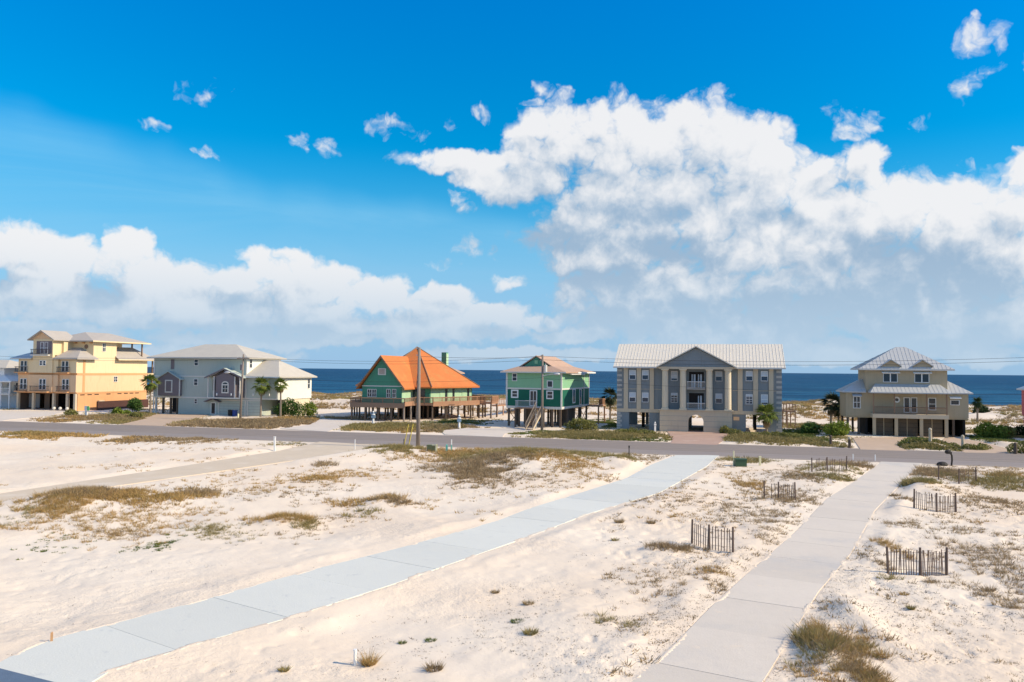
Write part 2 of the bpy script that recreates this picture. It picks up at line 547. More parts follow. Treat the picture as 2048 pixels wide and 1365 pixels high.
# ---- asphalt : object x = along the road, y = across
m = bpy.data.materials.new('asphalt'); m.use_nodes = True
t = NT(m.node_tree); b = t.n['Principled BSDF']
P = t.new('ShaderNodeTexCoord').outputs['Object']
s2 = t.new('ShaderNodeSeparateXYZ'); t.setin(s2, 0, P)
y_ = t.math('ADD', s2.outputs[1], t.math('MULTIPLY_ADD', t.noise(t.vec('MULTIPLY', P, (0.15, 0.5, 1)), 1.0, 4, 0.6), 0.8, -0.4))
wheel = t.math('MULTIPLY_ADD', t.math('SINE', t.math('MULTIPLY', y_, 3.3)), 0.5, 0.5)
c = t.mix(t.math('MULTIPLY', wheel, 0.35), (0.25, 0.21, 0.18), (0.17, 0.145, 0.128))
ns = t.sstep(t.noise(t.vec('MULTIPLY', P, (0.12, 0.9, 1)), 1.0, 6, 0.65), 0.45, 0.72, 0.0, 0.55)
c = t.mix(ns, c, (0.31, 0.255, 0.215))
c = t.mix(t.sstep(s2.outputs[1], 4.2, 3.6, 0.0, 0.5), c, (0.30, 0.265, 0.25))
edge = t.sstep(t.math('ABSOLUTE', t.math('SUBTRACT', y_, 7.2)), 6.3, 7.4, 0.0, 0.75)
c = t.mix(edge, c, (0.46, 0.39, 0.33))
c = t.mix(t.math('MULTIPLY', t.noise(P, 9.0, 3, 0.7), 0.22), c, (0.36, 0.32, 0.29))
t.l.new(c, b.inputs['Base Color'])
b.inputs['Roughness'].default_value = 0.88
b.inputs['Specular IOR Level'].default_value = 0.25
bp = t.new('ShaderNodeBump'); bp.inputs['Distance'].default_value = 0.01
t.l.new(t.noise(P, 30, 3, 0.6), bp.inputs['Height']); t.l.new(bp.outputs[0], b.inputs['Normal'])
M['asphalt'] = m

M['conc_cool'] = mat('pale_cool_concrete', (0.63, 0.635, 0.575), 0.85, 0.05, 0.22, 0.008, 14, second=((0.51, 0.555, 0.565), 0.8, 0.07), third=((0.47, 0.49, 0.48), 0.5, 0.9, 0.60), rnd=0.09)
M['conc_warm'] = mat('pale_grey_concrete', (0.625, 0.56, 0.475), 0.85, 0.08, 0.3, 0.008, 14, second=((0.50, 0.48, 0.45), 0.8, 0.2), dirt=0.10, third=((0.72, 0.61, 0.48), 0.6, 0.8, 0.60), rnd=0.10)
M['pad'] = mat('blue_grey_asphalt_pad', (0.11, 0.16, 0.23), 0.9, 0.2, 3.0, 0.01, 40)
M['track'] = mat('packed_tan_sand', (0.60, 0.50, 0.375), 0.95, 0.10, 0.5, 0.01, 8, second=((0.70, 0.62, 0.52), 0.6, 0.3))
M['sanddrive'] = mat('pale_shell_drive', (0.63, 0.56, 0.48), 0.95, 0.08, 0.5, 0.008, 10, second=((0.52, 0.44, 0.36), 0.5, 0.25))
M['paver'] = mat('pink_brown_pavers', (0.44, 0.30, 0.235), 0.9, 0.14, 0.9, 0.01, 10, second=((0.52, 0.41, 0.33), 0.6, 0.4))
M['paver_tan'] = mat('tan_pavers', (0.50, 0.375, 0.27), 0.9, 0.12, 0.9, 0.01, 10, second=((0.56, 0.45, 0.35), 0.6, 0.4))
M['galv'] = mat('grey_galvanised_steel', (0.50, 0.51, 0.52), 0.45, 0.06, 3, spec=0.5, metal=0.3)
M['pole'] = mat('weathered_pole_wood', (0.24, 0.20, 0.17), 0.9, 0.2, 2.5, 0.01, 25, dirt=0.3)
M['stilt'] = mat('dark_piling_wood', (0.13, 0.095, 0.07), 0.9, 0.25, 2, 0.01, 20)
M['deck'] = mat('brown_deck_wood', (0.26, 0.17, 0.115), 0.85, 0.2, 2, 0.01, 18)
M['deck_red'] = mat('orange_brown_deck_wood', (0.36, 0.20, 0.12), 0.85, 0.2, 2, 0.01, 18)
M['picket'] = mat('weathered_picket_wood', (0.145, 0.105, 0.085), 0.9, 0.3, 5, 0.01, 30)
M['white'] = mat('white_paint', (0.78, 0.78, 0.76), 0.55, 0.04, 2)
M['trim'] = mat('off_white_trim', (0.66, 0.64, 0.59), 0.6, 0.05, 2)
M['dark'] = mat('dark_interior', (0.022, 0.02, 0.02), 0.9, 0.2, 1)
M['wire'] = mat('black_cable', (0.03, 0.03, 0.035), 0.6, 0.1, 1)
M['curtain'] = mat('pale_curtain', (0.50, 0.56, 0.62), 0.8, 0.1, 3)
M['soil'] = mat('mauve_clay', (0.42, 0.27, 0.2), 0.95, 0.2, 1)

# ------------------------------------------------------------------ ground heights
LU = [(-14.55, 22.53), (-14.52, 24.52), (-13.81, 25.88), (-12.22, 27.96), (-10.3, 30.95), (-8.05, 34.45), (-5.3, 38.2), (-0.69, 45.48), (1.24, 49.68), (5.2, 56.63), (9.21, 63.95), (12.63, 72.92), (16.81, 81.84)]
LL = [(-11.3, 20.95), (-11.32, 22.27), (-9.16, 25.47), (-7.22, 27.92), (-4.69, 31.8), (1.48, 42.12), (4.65, 47.97), (6.98, 51.29), (10.46, 56.5), (13.87, 63.99), (17.69, 72.57), (19.87, 78.44), (21.4, 82.25)]
RL = [(-2.2, 13.0), (3.37, 22.21), (5.27, 25.44), (7.15, 29.02), (10.06, 34.13), (15.23, 43.03), (21.44, 54.54), (26.62, 62.59), (34.53, 75.48), (35.75, 77.64)]
RR = [(1.2, 12.6), (6.98, 22.3), (8.97, 25.92), (11.89, 31.24), (16.07, 38.07), (22.63, 50.06), (30.58, 62.86), (38.57, 75.81), (39.27, 76.68)]
TU = [(-34.36, 51.2), (-33.79, 53.29), (-28.97, 66.43), (-23.72, 82.52), (-22.12, 93.03)]
TL = [(-31.96, 47.66), (-31.69, 50.01), (-26.15, 60.87), (-18.98, 75.94), (-12.78, 88.49)]
POLYS = [LU + LL[::-1], RL + RR[::-1]]
TRACK = TU + TL[::-1]
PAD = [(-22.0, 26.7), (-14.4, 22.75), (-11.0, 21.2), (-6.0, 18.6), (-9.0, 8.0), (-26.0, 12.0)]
APRONS = [[(22.54, 116.48), (31.73, 114.8), (27.34, 102.62), (23.68, 92.78), (18.63, 94.13), (20.18, 100.36)], [(45.14, 106.16), (59.11, 109.36), (49.84, 102.9), (45.72, 95.02), (43.63, 88.4), (38.79, 89.03)], [(59.09, 108.95), (59.44, 101.78), (57.28, 93.12), (55.0, 86.81), (49.36, 87.33), (54.06, 101.2)], [(-6.71, 116.61), (4.24, 118.06), (2.63, 112.07), (-0.82, 107.26), (-1.09, 101.65), (-8.62, 104.68), (-9.87, 111.41)], [(-63.77, 143.59), (-54.53, 145.2), (-51.7, 132.23), (-51.58, 122.21), (-49.55, 114.89), (-57.01, 116.98), (-59.77, 130.95)], [(-95.56, 149.92), (-83.21, 150.41), (-77.64, 135.06), (-78.35, 125.44), (-77.28, 121.33), (-81.11, 122.55), (-98.88, 149.29)], [(-32.25, 135.3), (-16.38, 129.82), (-24.42, 121.57), (-24.65, 107.76), (-32.32, 112.26), (-30.27, 120.75)]]


def poly_sd(x, y, poly, both=False):
    """distance outside a polygon, 0 inside"""
    x = np.asarray(x, dtype=np.float64); y = np.asarray(y, dtype=np.float64)
    d = np.full(x.shape, 1e9); ins = np.zeros(x.shape, dtype=bool)
    n = len(poly)
    for i in range(n):
        ax, ay = poly[i]; bx, by = poly[(i + 1) % n]
        ex, ey = bx - ax, by - ay
        L = ex * ex + ey * ey + 1e-9
        t = np.clip(((x - ax) * ex + (y - ay) * ey) / L, 0, 1)
        d = np.minimum(d, np.hypot(x - ax - t * ex, y - ay - t * ey))
        cond = ((ay > y) != (by > y))
        with np.errstate(divide='ignore', invalid='ignore'):
            xx = (bx - ax) * (y - ay) / (by - ay + 1e-12) + ax
        ins ^= cond & (x < xx)
    if both: return np.where(ins, 0.0, d), np.where(ins, d, 0.0)
    return np.where(ins, 0.0, d)


MOUNDS = [(1.31, 74.35, 6.04, 8.94, 0.0, 1.0), (10.03, 73.88, 1.85, 3.21, 0.0, 0.5), (-25.66, 50.36, 5.98, 4.66, 0.1, 0.55), (-12.15, 44.46, 1.95, 1.74, 0.0, 0.35), (29.03, 70.91, 2.66, 3.7, 0.0, 0.35), (30.86, 59.22, 2.22, 2.58, 0.0, 0.6), (24.65, 52.3, 1.96, 4.02, 0.0, 0.35), (-11.48, 83.17, 3.64, 4.07, 0.0, 0.35), (-8.0, 51.39, 1.93, 1.94, 0.0, 0.35), (9.39, 24.49, 0.92, 1.76, 0.0, 0.35), (30.85, 101.54, 4.44, 6.06, 0.0, 0.5), (49.16, 95.37, 3.58, 6.02, 0.0, 0.8), (-15.08, 119.61, 8.97, 7.36, 0.0, 0.35), (-41.04, 121.45, 6.83, 6.51, 0.0, 0.35), (-66.56, 129.88, 7.31, 6.2, 0.0, 0.4), (60.79, 97.84, 2.45, 7.04, 0.0, 0.4), (11.01, 105.39, 6.59, 5.72, 0.0, 0.2), (30.36, 52.63, 2.96, 5.09, 0.0, 0.3), (7.24, 37.7, 1.41, 1.05, 0.0, 0.2), (12.0, 28.52, 0.71, 3.59, 0.0, 0.25)]


def ground(x, y):
    x = np.asarray(x, dtype=np.float64); y = np.asarray(y, dtype=np.float64)
    u, v = x * CT - y * ST, x * ST + y * CT
    near = 1 - sstep(v, 76, 83)
    # gentle dunes of the empty lots
    h = (fbm(x, y, 14, 3, 2.0) - 0.5) * 0.75 * near
    h = h + (fbm(x, y, 3.0, 3, 5.0) - 0.5) * 0.26 * near
    rough = 0.35 + 0.65 * sstep(x - (y - 22) * 0.2, -6, 6)
    fine = (fbm(x, y, 0.7, 3, 9.0, 0.6) - 0.5) * 0.10 * near * (1 - sstep(v, 45, 75)) * rough
    pits = sstep(vnoise(x, y, 0.34, 3.0), 0.62, 0.92) * 0.09 * near * (1 - sstep(v, 50, 70)) * (0.2 + 0.8 * sstep(fbm(x, y, 4.0, 2, 33.0), 0.42, 0.6)) * rough
    h = h + fine - pits
    for (mx, my, rx, ry, a, hh) in MOUNDS:
        ca, sa = math.cos(a), math.sin(a)
        p = ((x - mx) * ca + (y - my) * sa) / rx
        q = (-(x - mx) * sa + (y - my) * ca) / ry
        k = np.exp(-(p * p + q * q) * 1.2)
        h = h + hh * k * (0.55 + 0.9 * fbm(x, y, 2.4, 3, 21.0))
    # strip between the road and the houses
    yard = sstep(v, 99.5, 103) * (1 - sstep(v, 140, 150))
    h = h + (fbm(x, y, 5, 3, 7.0) - 0.45) * 0.28 * yard
    # back dunes
    crest = 0.5 + 1.6 * fbm(x, y, 22, 3, 3.0)
    bump = (fbm(x, y, 6, 4, 8.0, 0.6) - 0.5) * 1.3
    dn = sstep(v, 146, 172) * (1 - sstep(v, 196, 226))
    h = h + dn * (crest * 1.35 + bump)
    h = h - 4.5 * sstep(v, 205, 245)
    # level ground under road, drives, track, aprons
    k = sstep(np.abs(v - 91.0), 7.6, 9.4)
    flat = -0.03
    h = h * k + flat * (1 - k)
    for poly in POLYS:
        d, di = poly_sd(x, y, poly, True)
        kk = sstep(d, 0.02, 1.5)
        bank = np.exp(-((d - 0.9) / 0.7) ** 2) * 0.13 * fbm(x, y, 1.1, 3, 17.0) * near
        h = (h + bank) * kk + (1 - kk) * 0.0
        # sand blown over the edges of the slabs
        lip = 0.17 * sstep(fbm(x, y, 1.3, 3, 51.0), 0.46, 0.72) * (1 - sstep(y, 50, 62))
        h = np.where(d <= 0, np.where(di < lip, 0.034, -0.05), h)
    for poly in APRONS + [TRACK, PAD]:
        d = poly_sd(x, y, poly)
        kk = sstep(d, 0.0, 1.2)
        h = h * kk + (1 - kk) * -0.03
    return h


def gz(x, y):
    return float(ground(np.array([x]), np.array([y]))[0])


# the terrain sheet: a fan of rows that get wider with distance
ys = [-90, -60, -40, -25, -12, -4, 2, 6, 9, 12, 14, 16, 17.5, 19]
y = 20.0
while y < 330:
    ys.append(y)
    y += max(0.075, 1.7 * y * y / 13600.0) if y < 110 else 0.9 + (y - 110) * 0.004
ys += [336, 345, 360, 380, 420]
ys = np.array(ys)
tt = np.concatenate([-np.geomspace(6.0, 0.80, 24), np.linspace(-0.78, 0.78, 560), np.geomspace(0.80, 6.0, 24)])
wy = np.sqrt(ys ** 2 + 18.0 ** 2)
X = wy[:, None] * tt[None, :]
Y = np.repeat(ys[:, None], len(tt), 1)
Z = ground(X.ravel(), Y.ravel()).reshape(X.shape)
nr, nc = X.shape
idx = np.arange(nr * nc).reshape(nr, nc)
fs = np.stack([idx[:-1, :-1], idx[:-1, 1:], idx[1:, 1:], idx[1:, :-1]], -1).reshape(-1, 4)
me = mesh_np('sand_ground', np.stack([X, Y, Z], -1).reshape(-1, 3), fs, M['sand'], True)
tag(link('sand_ground', me), kind='structure', label='pale rippled beach sand of the empty lots and dunes')

# sea: one sheet out to the horizon, in the road frame
sx0, sy0 = WX(0, 205)
o = MB().add([(-30000, 0, 0), (30000, 0, 0), (30000, 40000, 0), (-30000, 40000, 0)], [(0, 1, 2, 3)]).build('sea', M['sea'])
o.location = (sx0, sy0, -1.7); o.rotation_euler = (0, 0, -TH)
tag(o, kind='structure', label='blue sea with small waves out to the horizon')

# road: local x along, local y across (0..15), slightly crowned
mb = MB()
prof = [(0.0, -0.02), (0.5, 0.0), (3.5, 0.03), (7.2, 0.07), (11, 0.03), (14.0, 0.0), (14.6, -0.02)]
nx = 60
for i in range(nx + 1):
    for (py, pz) in prof:
        mb.v.append((-300 + 600 * i / nx, py, pz))
for i in range(nx):
    for j in range(len(prof) - 1):
        a = i * len(prof) + j
        mb.f.append((a, a + len(prof), a + len(prof) + 1, a + 1))
o = mb.build('road', M['asphalt'])
o.location = (*WX(0, 83.7), 0.02); o.rotation_euler = (0, 0, -TH)
tag(o, kind='structure', label='grey two-lane asphalt road with sandy edges')


# concrete drives in separate slabs --------------------------------------
def seg_hit(p, d, poly):
    best = None
    for (a, b_) in zip(poly[:-1], poly[1:]):
        ex, ey = b_[0] - a[0], b_[1] - a[1]
        den = d[0] * ey - d[1] * ex
        if abs(den) < 1e-9: continue
        wx_, wy_ = a[0] - p[0], a[1] - p[1]
        tq = (wx_ * ey - wy_ * ex) / den
        sq = (wx_ * d[1] - wy_ * d[0]) / den
        if -0.001 <= sq <= 1.001 and (best is None or abs(tq) < abs(best)): best = tq
    return best


def drive(name, A, B, length, matr, label):
    root = empty(name, A[0][0], A[0][1], 0, 0)
    tag(root, kind='structure', label=label)
    n = 60
    def res(Q):
        L = [0]
        for a, b_ in zip(Q[:-1], Q[1:]): L.append(L[-1] + math.dist(a, b_))
        out = []
        for i in range(n + 1):
            s = L[-1] * i / n
            j = max(k for k in range(len(L)) if L[k] <= s + 1e-9)
            j = min(j, len(Q) - 2)
            f = (s - L[j]) / (L[j + 1] - L[j])
            out.append((Q[j][0] * (1 - f) + Q[j + 1][0] * f, Q[j][1] * (1 - f) + Q[j + 1][1] * f))
        return out
    a, b_ = res(A), res(B)
    mid = [((p[0] + q[0]) / 2, (p[1] + q[1]) / 2) for p, q in zip(a, b_)]
    L = [0]
    for p, q in zip(mid[:-1], mid[1:]): L.append(L[-1] + math.dist(p, q))
    def cross(s):
        s = min(max(s, 0.0), L[-1])
        j = max(k for k in range(len(L)) if L[k] <= s + 1e-9); j = min(j, n - 1)
        f = (s - L[j]) / (L[j + 1] - L[j])
        j0, j1 = max(0, j - 1), min(n, j + 2)
        p = (mid[j][0] * (1 - f) + mid[j + 1][0] * f, mid[j][1] * (1 - f) + mid[j + 1][1] * f)
        dx, dy = mid[j1][0] - mid[j0][0], mid[j1][1] - mid[j0][1]
        e = math.hypot(dx, dy); nrm = (-dy / e, dx / e)
        t1, t2 = seg_hit(p, nrm, A), seg_hit(p, nrm, B)
        if t1 is None or t2 is None or abs(t1) > 4 or abs(t2) > 6:
            f2 = s / L[-1] * n; k = min(int(f2), n - 1); g2 = f2 - k
            q1 = tuple(a[k][i] * (1 - g2) + a[k + 1][i] * g2 for i in (0, 1))
            q2 = tuple(b_[k][i] * (1 - g2) + b_[k + 1][i] * g2 for i in (0, 1))
            return q1, q2
        return (p[0] + nrm[0] * t1, p[1] + nrm[1] * t1), (p[0] + nrm[0] * t2, p[1] + nrm[1] * t2)
    N = int(round(L[-1] / length))
    for i in range(N):
        s0, s1 = L[-1] * i / N + 0.008, L[-1] * (i + 1) / N - 0.008
        left, right = [], []
        for k in range(4):
            q1, q2 = cross(s0 + (s1 - s0) * k / 3)
            left.append((q1[0] - A[0][0], q1[1] - A[0][1])); right.append((q2[0] - A[0][0], q2[1] - A[0][1]))
        dz = R.uniform(-0.004, 0.004)
        vs = []
        for k in range(4):
            vs += [(*left[k], 0.022 + dz), (*right[k], 0.022 + dz), (*left[k], -0.08), (*right[k], -0.08)]
        fs_ = []
        for k in range(3):
            o_ = 4 * k
            fs_ += [(o_, o_ + 1, o_ + 5, o_ + 4), (o_ + 2, o_ + 6, o_ + 7, o_ + 3), (o_, o_ + 4, o_ + 6, o_ + 2), (o_ + 1, o_ + 3, o_ + 7, o_ + 5)]
        fs_ += [(0, 2, 3, 1), (12, 13, 15, 14)]
        MB().add(vs, fs_).build('slab', matr, root)
    return root


drive('concrete_driveway', LU, LL, 4.15, M['conc_cool'], 'wide pale bluish concrete driveway running from lower left up to the road')
drive('concrete_driveway', RL, RR, 3.9, M['conc_warm'], 'narrower warm grey concrete driveway between the picket fences')
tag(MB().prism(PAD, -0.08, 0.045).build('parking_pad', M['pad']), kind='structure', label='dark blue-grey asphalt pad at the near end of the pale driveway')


def flat_sheet(name, poly, z, matr, label, th=0.1):
    return tag(MB().prism(poly, z - th, z).build(name, matr), kind='structure', label=label)


flat_sheet('sandy_track', TRACK, 0.02, M['track'], 'tan wheel track across the white sand to the road', 0.08)
APINFO = [('paved_driveway', 'paver', 'pink-brown paved driveway in front of the columned house'), ('paved_driveway', 'paver_tan', 'tan paved driveway left of the hedge before the beige house'), ('paved_driveway', 'paver_tan', 'tan paved driveway right of the hedge before the beige house'), ('sandy_driveway', 'sanddrive', 'pale shell driveway beside the green stilt house'), ('sandy_driveway', 'paver_tan', 'pinkish sand driveway in front of the grey-blue house'), ('sandy_driveway', 'sanddrive', 'white sand driveway left of the wild hedge by the yellow house'), ('sandy_driveway', 'sanddrive', 'sand driveway between the grey-blue and the orange-roofed house')]
for (nm, mt, lb), poly in zip(APINFO, APRONS):
    flat_sheet(nm, poly, 0.03, M[mt], lb, 0.12)

# ------------------------------------------------------------------ house kit (local x along the front, y back, z up)
M['greyblue'] = mat('grey_blue_stucco', (0.215, 0.245, 0.26), 0.85, 0.10, 0.7, 0.01, 12, dirt=0.3)
M['stone'] = mat('beige_stucco', (0.56, 0.47, 0.34), 0.85, 0.10, 0.7, 0.01, 12, dirt=0.2)
M['stone_pale'] = mat('pale_beige_stucco', (0.68, 0.58, 0.42), 0.8, 0.08, 0.7, 0.01, 12, dirt=0.28)
M['quoin_a'] = mat('light_quoin', (0.44, 0.42, 0.38), 0.85, 0.12, 1.2)
M['quoin_b'] = mat('dark_quoin', (0.24, 0.25, 0.25), 0.85, 0.12, 1.2)
M['roof_cream'] = mat('cream_metal_roof', (0.72, 0.66, 0.55), 0.5, 0.05, 0.5, dirt=0.28, spec=0.4)
M['roof_grey'] = mat('pale_grey_metal_roof', (0.50, 0.50, 0.48), 0.42, 0.05, 0.5, dirt=0.1, spec=0.5)
M['roof_tan'] = mat('pale_tan_shingle_roof', (0.50, 0.465, 0.40), 0.85, 0.10, 0.8, 0.01, 9, lines=('z', 0.16, 0.02))
M['roof_greytan'] = mat('grey_tan_tile_roof', (0.43, 0.39, 0.345), 0.8, 0.10, 0.8, 0.01, 9, lines=('z', 0.16, 0.02))
M['roof_orange'] = mat('orange_tile_roof', (0.58, 0.185, 0.052), 0.75, 0.12, 0.6, 0.012, 9, second=((0.52, 0.24, 0.07), 0.8, 0.35), lines=('z', 0.18, 0.03))
M['roof_salmon'] = mat('faded_salmon_roof', (0.48, 0.325, 0.235), 0.85, 0.10, 0.8, 0.01, 9, lines=('z', 0.16, 0.02))
M['taupe'] = mat('taupe_siding', (0.44, 0.37, 0.255), 0.85, 0.06, 0.6, lines=('z', 0.2, 0.02), dirt=0.28)
M['taupe_dark'] = mat('taupe_garage_door', (0.11, 0.09, 0.065), 0.8, 0.1, 1, lines=('z', 0.3, 0.03))
M['yellow'] = mat('pale_yellow_stucco', (0.76, 0.60, 0.37), 0.85, 0.05, 0.6, 0.008, 9, dirt=0.25)
M['peach'] = mat('peach_stucco', (0.74, 0.50, 0.30), 0.85, 0.06, 0.6, 0.008, 9, dirt=0.28)
M['orange_st'] = mat('orange_stucco', (0.64, 0.34, 0.16), 0.85, 0.06, 0.6, 0.008, 9, dirt=0.28)
M['seafoam'] = mat('pale_blue_green_siding', (0.44, 0.50, 0.46), 0.8, 0.05, 0.6, lines=('z', 0.2, 0.02), dirt=0.25)
M['seafoam_sunlit'] = mat('sunlit_blue_green_siding', (0.78, 0.78, 0.68), 0.8, 0.05, 0.6, lines=('z', 0.2, 0.02), dirt=0.06)  # brightened copy of the blue-green siding, sunlight put into the colour
M['mauve'] = mat('mauve_grey_siding', (0.19, 0.165, 0.18), 0.8, 0.06, 0.6, lines=('z', 0.2, 0.02))
M['green_dk'] = mat('deep_green_siding', (0.012, 0.13, 0.085), 0.8, 0.08, 0.6, lines=('z', 0.2, 0.02), dirt=0.1)
M['green_lt'] = mat('mint_green_siding', (0.25, 0.50, 0.30), 0.8, 0.06, 0.6, lines=('z', 0.2, 0.02), dirt=0.25)
M['green_md'] = mat('weathered_green_siding', (0.075, 0.27, 0.18), 0.8, 0.08, 0.6, lines=('z', 0.22, 0.02), dirt=0.28)
M['green_sunlit'] = mat('sunlit_green_siding', (0.42, 0.62, 0.40), 0.8, 0.08, 0.6, lines=('z', 0.22, 0.02), dirt=0.28)  # lit copy of the green siding, sun brightness held in the colour
M['pink'] = mat('rose_pink_siding', (0.55, 0.14, 0.15), 0.8, 0.06, 0.6, lines=('z', 0.2, 0.02))
M['rail_dk'] = mat('dark_metal_railing', (0.05, 0.045, 0.045), 0.6, 0.1, 2)
M['pane_dark'] = M['glass']


def cbox(ms, name, x0, x1, y0, y1, z0, z1, par, **kw):
    return MB().box(x0, x1, y0, y1, z0, z1).build(name, ms, par, **kw)


def slab_roof(name, V, F, th, ms, par, label=None):
    """closed roof shell: faces F (index tuples, counter-clockwise from above) with thickness th"""
    n = len(V)
    vs = list(V) + [(p[0], p[1], p[2] - th) for p in V]
    fs = [tuple(f) for f in F] + [tuple(n + i for i in reversed(f)) for f in F]
    cnt = {}
    for f in F:
        for a, b in zip(f, f[1:] + f[:1]):
            cnt[(a, b)] = cnt.get((a, b), 0) + 1
    for (a, b) in cnt:
        if (b, a) not in cnt:
            fs.append((b, a, n + a, n + b))
    return MB().add(vs, fs).build(name, ms, par, label=label)


def ribs(V, F, sp, par, ms, name='roof_seams', w=0.035, h=0.025):
    """standing seams running up each slope, joined"""
    mb = MB()
    for f in F:
        P = [Vector(V[i]) for i in f]
        nrm = Vector((0, 0, 0))
        for a, b in zip(P, P[1:] + P[:1]): nrm += a.cross(b)
        nrm.normalize()
        if nrm.z < 0: nrm = -nrm
        if abs(nrm.z) > 0.999: continue
        ax = Vector((0, 0, 1)).cross(nrm).normalized()      # along the eave
        up = nrm.cross(ax).normalized()
        o = P[0]
        q = [((p - o).dot(ax), (p - o).dot(up)) for p in P]
        a0, a1 = min(p[0] for p in q), max(p[0] for p in q)
        k = math.ceil((a0 + 0.05) / sp)
        while k * sp < a1 - 0.05:
            s = k * sp
            ts = []
            for (p, r) in zip(q, q[1:] + q[:1]):
                if (p[0] - s) * (r[0] - s) < 0:
                    g_ = (s - p[0]) / (r[0] - p[0])
                    ts.append(p[1] + (r[1] - p[1]) * g_)
            if len(ts) >= 2:
                lo, hi = min(ts), max(ts)
                if hi - lo > 0.2:
                    A = o + ax * s + up * lo; B = o + ax * s + up * hi
                    d = ax * (w / 2); e = nrm * h
                    mb.add([A - d, A + d, B + d, B - d, A - d + e, A + d + e, B + d + e, B - d + e],
                           [(4, 5, 6, 7), (0, 1, 5, 4), (1, 2, 6, 5), (2, 3, 7, 6), (3, 0, 4, 7)])
            k += 1
    if mb.f:
        return mb.build(name, ms, par, kind='stuff')


def hip(name, x0, x1, y0, y1, ze, zr, ra, rb, ms, par, th=0.18, sp=None, spm=None, label=None):
    """hip roof: eave rectangle and ridge ends ra, rb (x, y) with ra nearer x0 or y0"""
    V = [(x0, y0, ze), (x1, y0, ze), (x1, y1, ze), (x0, y1, ze), (ra[0], ra[1], zr), (rb[0], rb[1], zr)]
    same = math.dist(ra, rb) < 0.01
    if same:
        V = V[:5]; F = [(0, 1, 4), (1, 2, 4), (2, 3, 4), (3, 0, 4)]
    elif abs(ra[1] - rb[1]) <= abs(ra[0] - rb[0]):
        F = [(0, 1, 5, 4), (1, 2, 5), (2, 3, 4, 5), (3, 0, 4)]
    else:
        F = [(0, 1, 4), (1, 2, 5, 4), (2, 3, 5), (3, 0, 4, 5)]
    o = slab_roof(name, V, F, th, ms, par, label)
    if sp: ribs(V, F, sp, o if (par is not None and par.parent is None) else par, spm or ms)
    return o


def gable_x(name, x0, x1, y0, y1, ze, zr, ms, par, th=0.18, xr=None, sp=None):
    """ridge along y at xr"""
    xr = (x0 + x1) / 2 if xr is None else xr
    V = [(x0, y0, ze), (xr, y0, zr), (x1, y0, ze), (x0, y1, ze), (xr, y1, zr), (x1, y1, ze)]
    F = [(0, 1, 4, 3), (1, 2, 5, 4)]
    o = slab_roof(name, V, F, th, ms, par)
    if sp: ribs(V, F, sp, o, ms)
    return o


def window(par, x, z, w, h, y=0.0, face='f', frame=None, pane=None, split='h', fr=0.09, name='window', arch=False, blind=0.0, x_axis=None, proud=0.06):
    """window proud of a wall. face 'f': front wall at y, facing -y, centred x; face 'r': right wall at x=y_, facing +x, centred on y=x"""
    frame = frame or M['white']; pane = pane or M['glass']

    def T(a, d, zz):
        # a along the wall, d outwards
        if face == 'f': return (x + a, y - d, zz)
        if face == 'r': return (y + d, x + a, zz)
        return (y - d, x + a, zz)      # 'l'

    def bx(mb, a0, a1, d0, d1, z0, z1):
        ps = [T(a, d, q) for (a, d, q) in ((a0, d0, z0), (a1, d0, z0), (a1, d1, z0), (a0, d1, z0), (a0, d0, z1), (a1, d0, z1), (a1, d1, z1), (a0, d1, z1))]
        mb.add(ps, [(0, 1, 2, 3), (7, 6, 5, 4), (4, 5, 1, 0), (5, 6, 2, 1), (6, 7, 3, 2), (7, 4, 0, 3)])
    mb = MB()
    hw = w / 2
    bx(mb, -hw - fr, -hw, -0.02, proud, z - h / 2 - fr, z + h / 2 + fr)
    bx(mb, hw, hw + fr, -0.02, proud, z - h / 2 - fr, z + h / 2 + fr)
    bx(mb, -hw, hw, -0.02, proud, z + h / 2, z + h / 2 + fr)
    bx(mb, -hw, hw, -0.02, proud + 0.04, z - h / 2 - fr, z - h / 2)
    if arch:
        n = 8
        poly = [T(-hw - fr, -0.02, z + h / 2 + fr)] + [T(-(hw + fr) * math.cos(math.pi * i / n), -0.02, z + h / 2 + fr + (hw + fr) * 0.75 * math.sin(math.pi * i / n)) for i in range(1, n)] + [T(hw + fr, -0.02, z + h / 2 + fr)]
        dv = Vector(T(0, proud, 0)) - Vector(T(0, -0.02, 0))
        mb.extr(poly, dv)
    wo_ = mb.build(name, frame, par)
    p = MB(); bx(p, -hw, hw, -0.01, proud * 0.35, z - h / 2, z + h / 2)
    if arch:
        n = 8
        poly = [T(-hw * math.cos(math.pi * i / n), proud, z + h / 2 + fr + hw * 0.62 * math.sin(math.pi * i / n)) for i in range(0, n + 1)]
        dv = Vector(T(0, proud + 0.012, 0)) - Vector(T(0, proud, 0))
        p.extr(poly, dv)
    p.build('pane', pane, wo_)
    s = MB()
    d0, d1 = proud * 0.36, proud * 0.8
    if split in ('h', 'g', 'm'): bx(s, -hw, hw, d0, d1, z - 0.035, z + 0.035)
    if split in ('v', 'g'): bx(s, -0.035, 0.035, d0, d1, z - h / 2, z + h / 2)
    if split == 'm':
        for zz in (z + h / 4, z - h / 4): bx(s, -hw, hw, d0, d1, zz - 0.02, zz + 0.02)
        bx(s, -0.02, 0.02, d0, d1, z - h / 2, z + h / 2)
    if s.f: s.build('glazing_bar', frame, wo_)
    if blind:
        q = MB(); bx(q, -hw, hw, proud * 0.30, proud * 0.38, z + h / 2 - h * blind, z + h / 2)
        q.build('blind', M['curtain'], wo_)
    return wo_


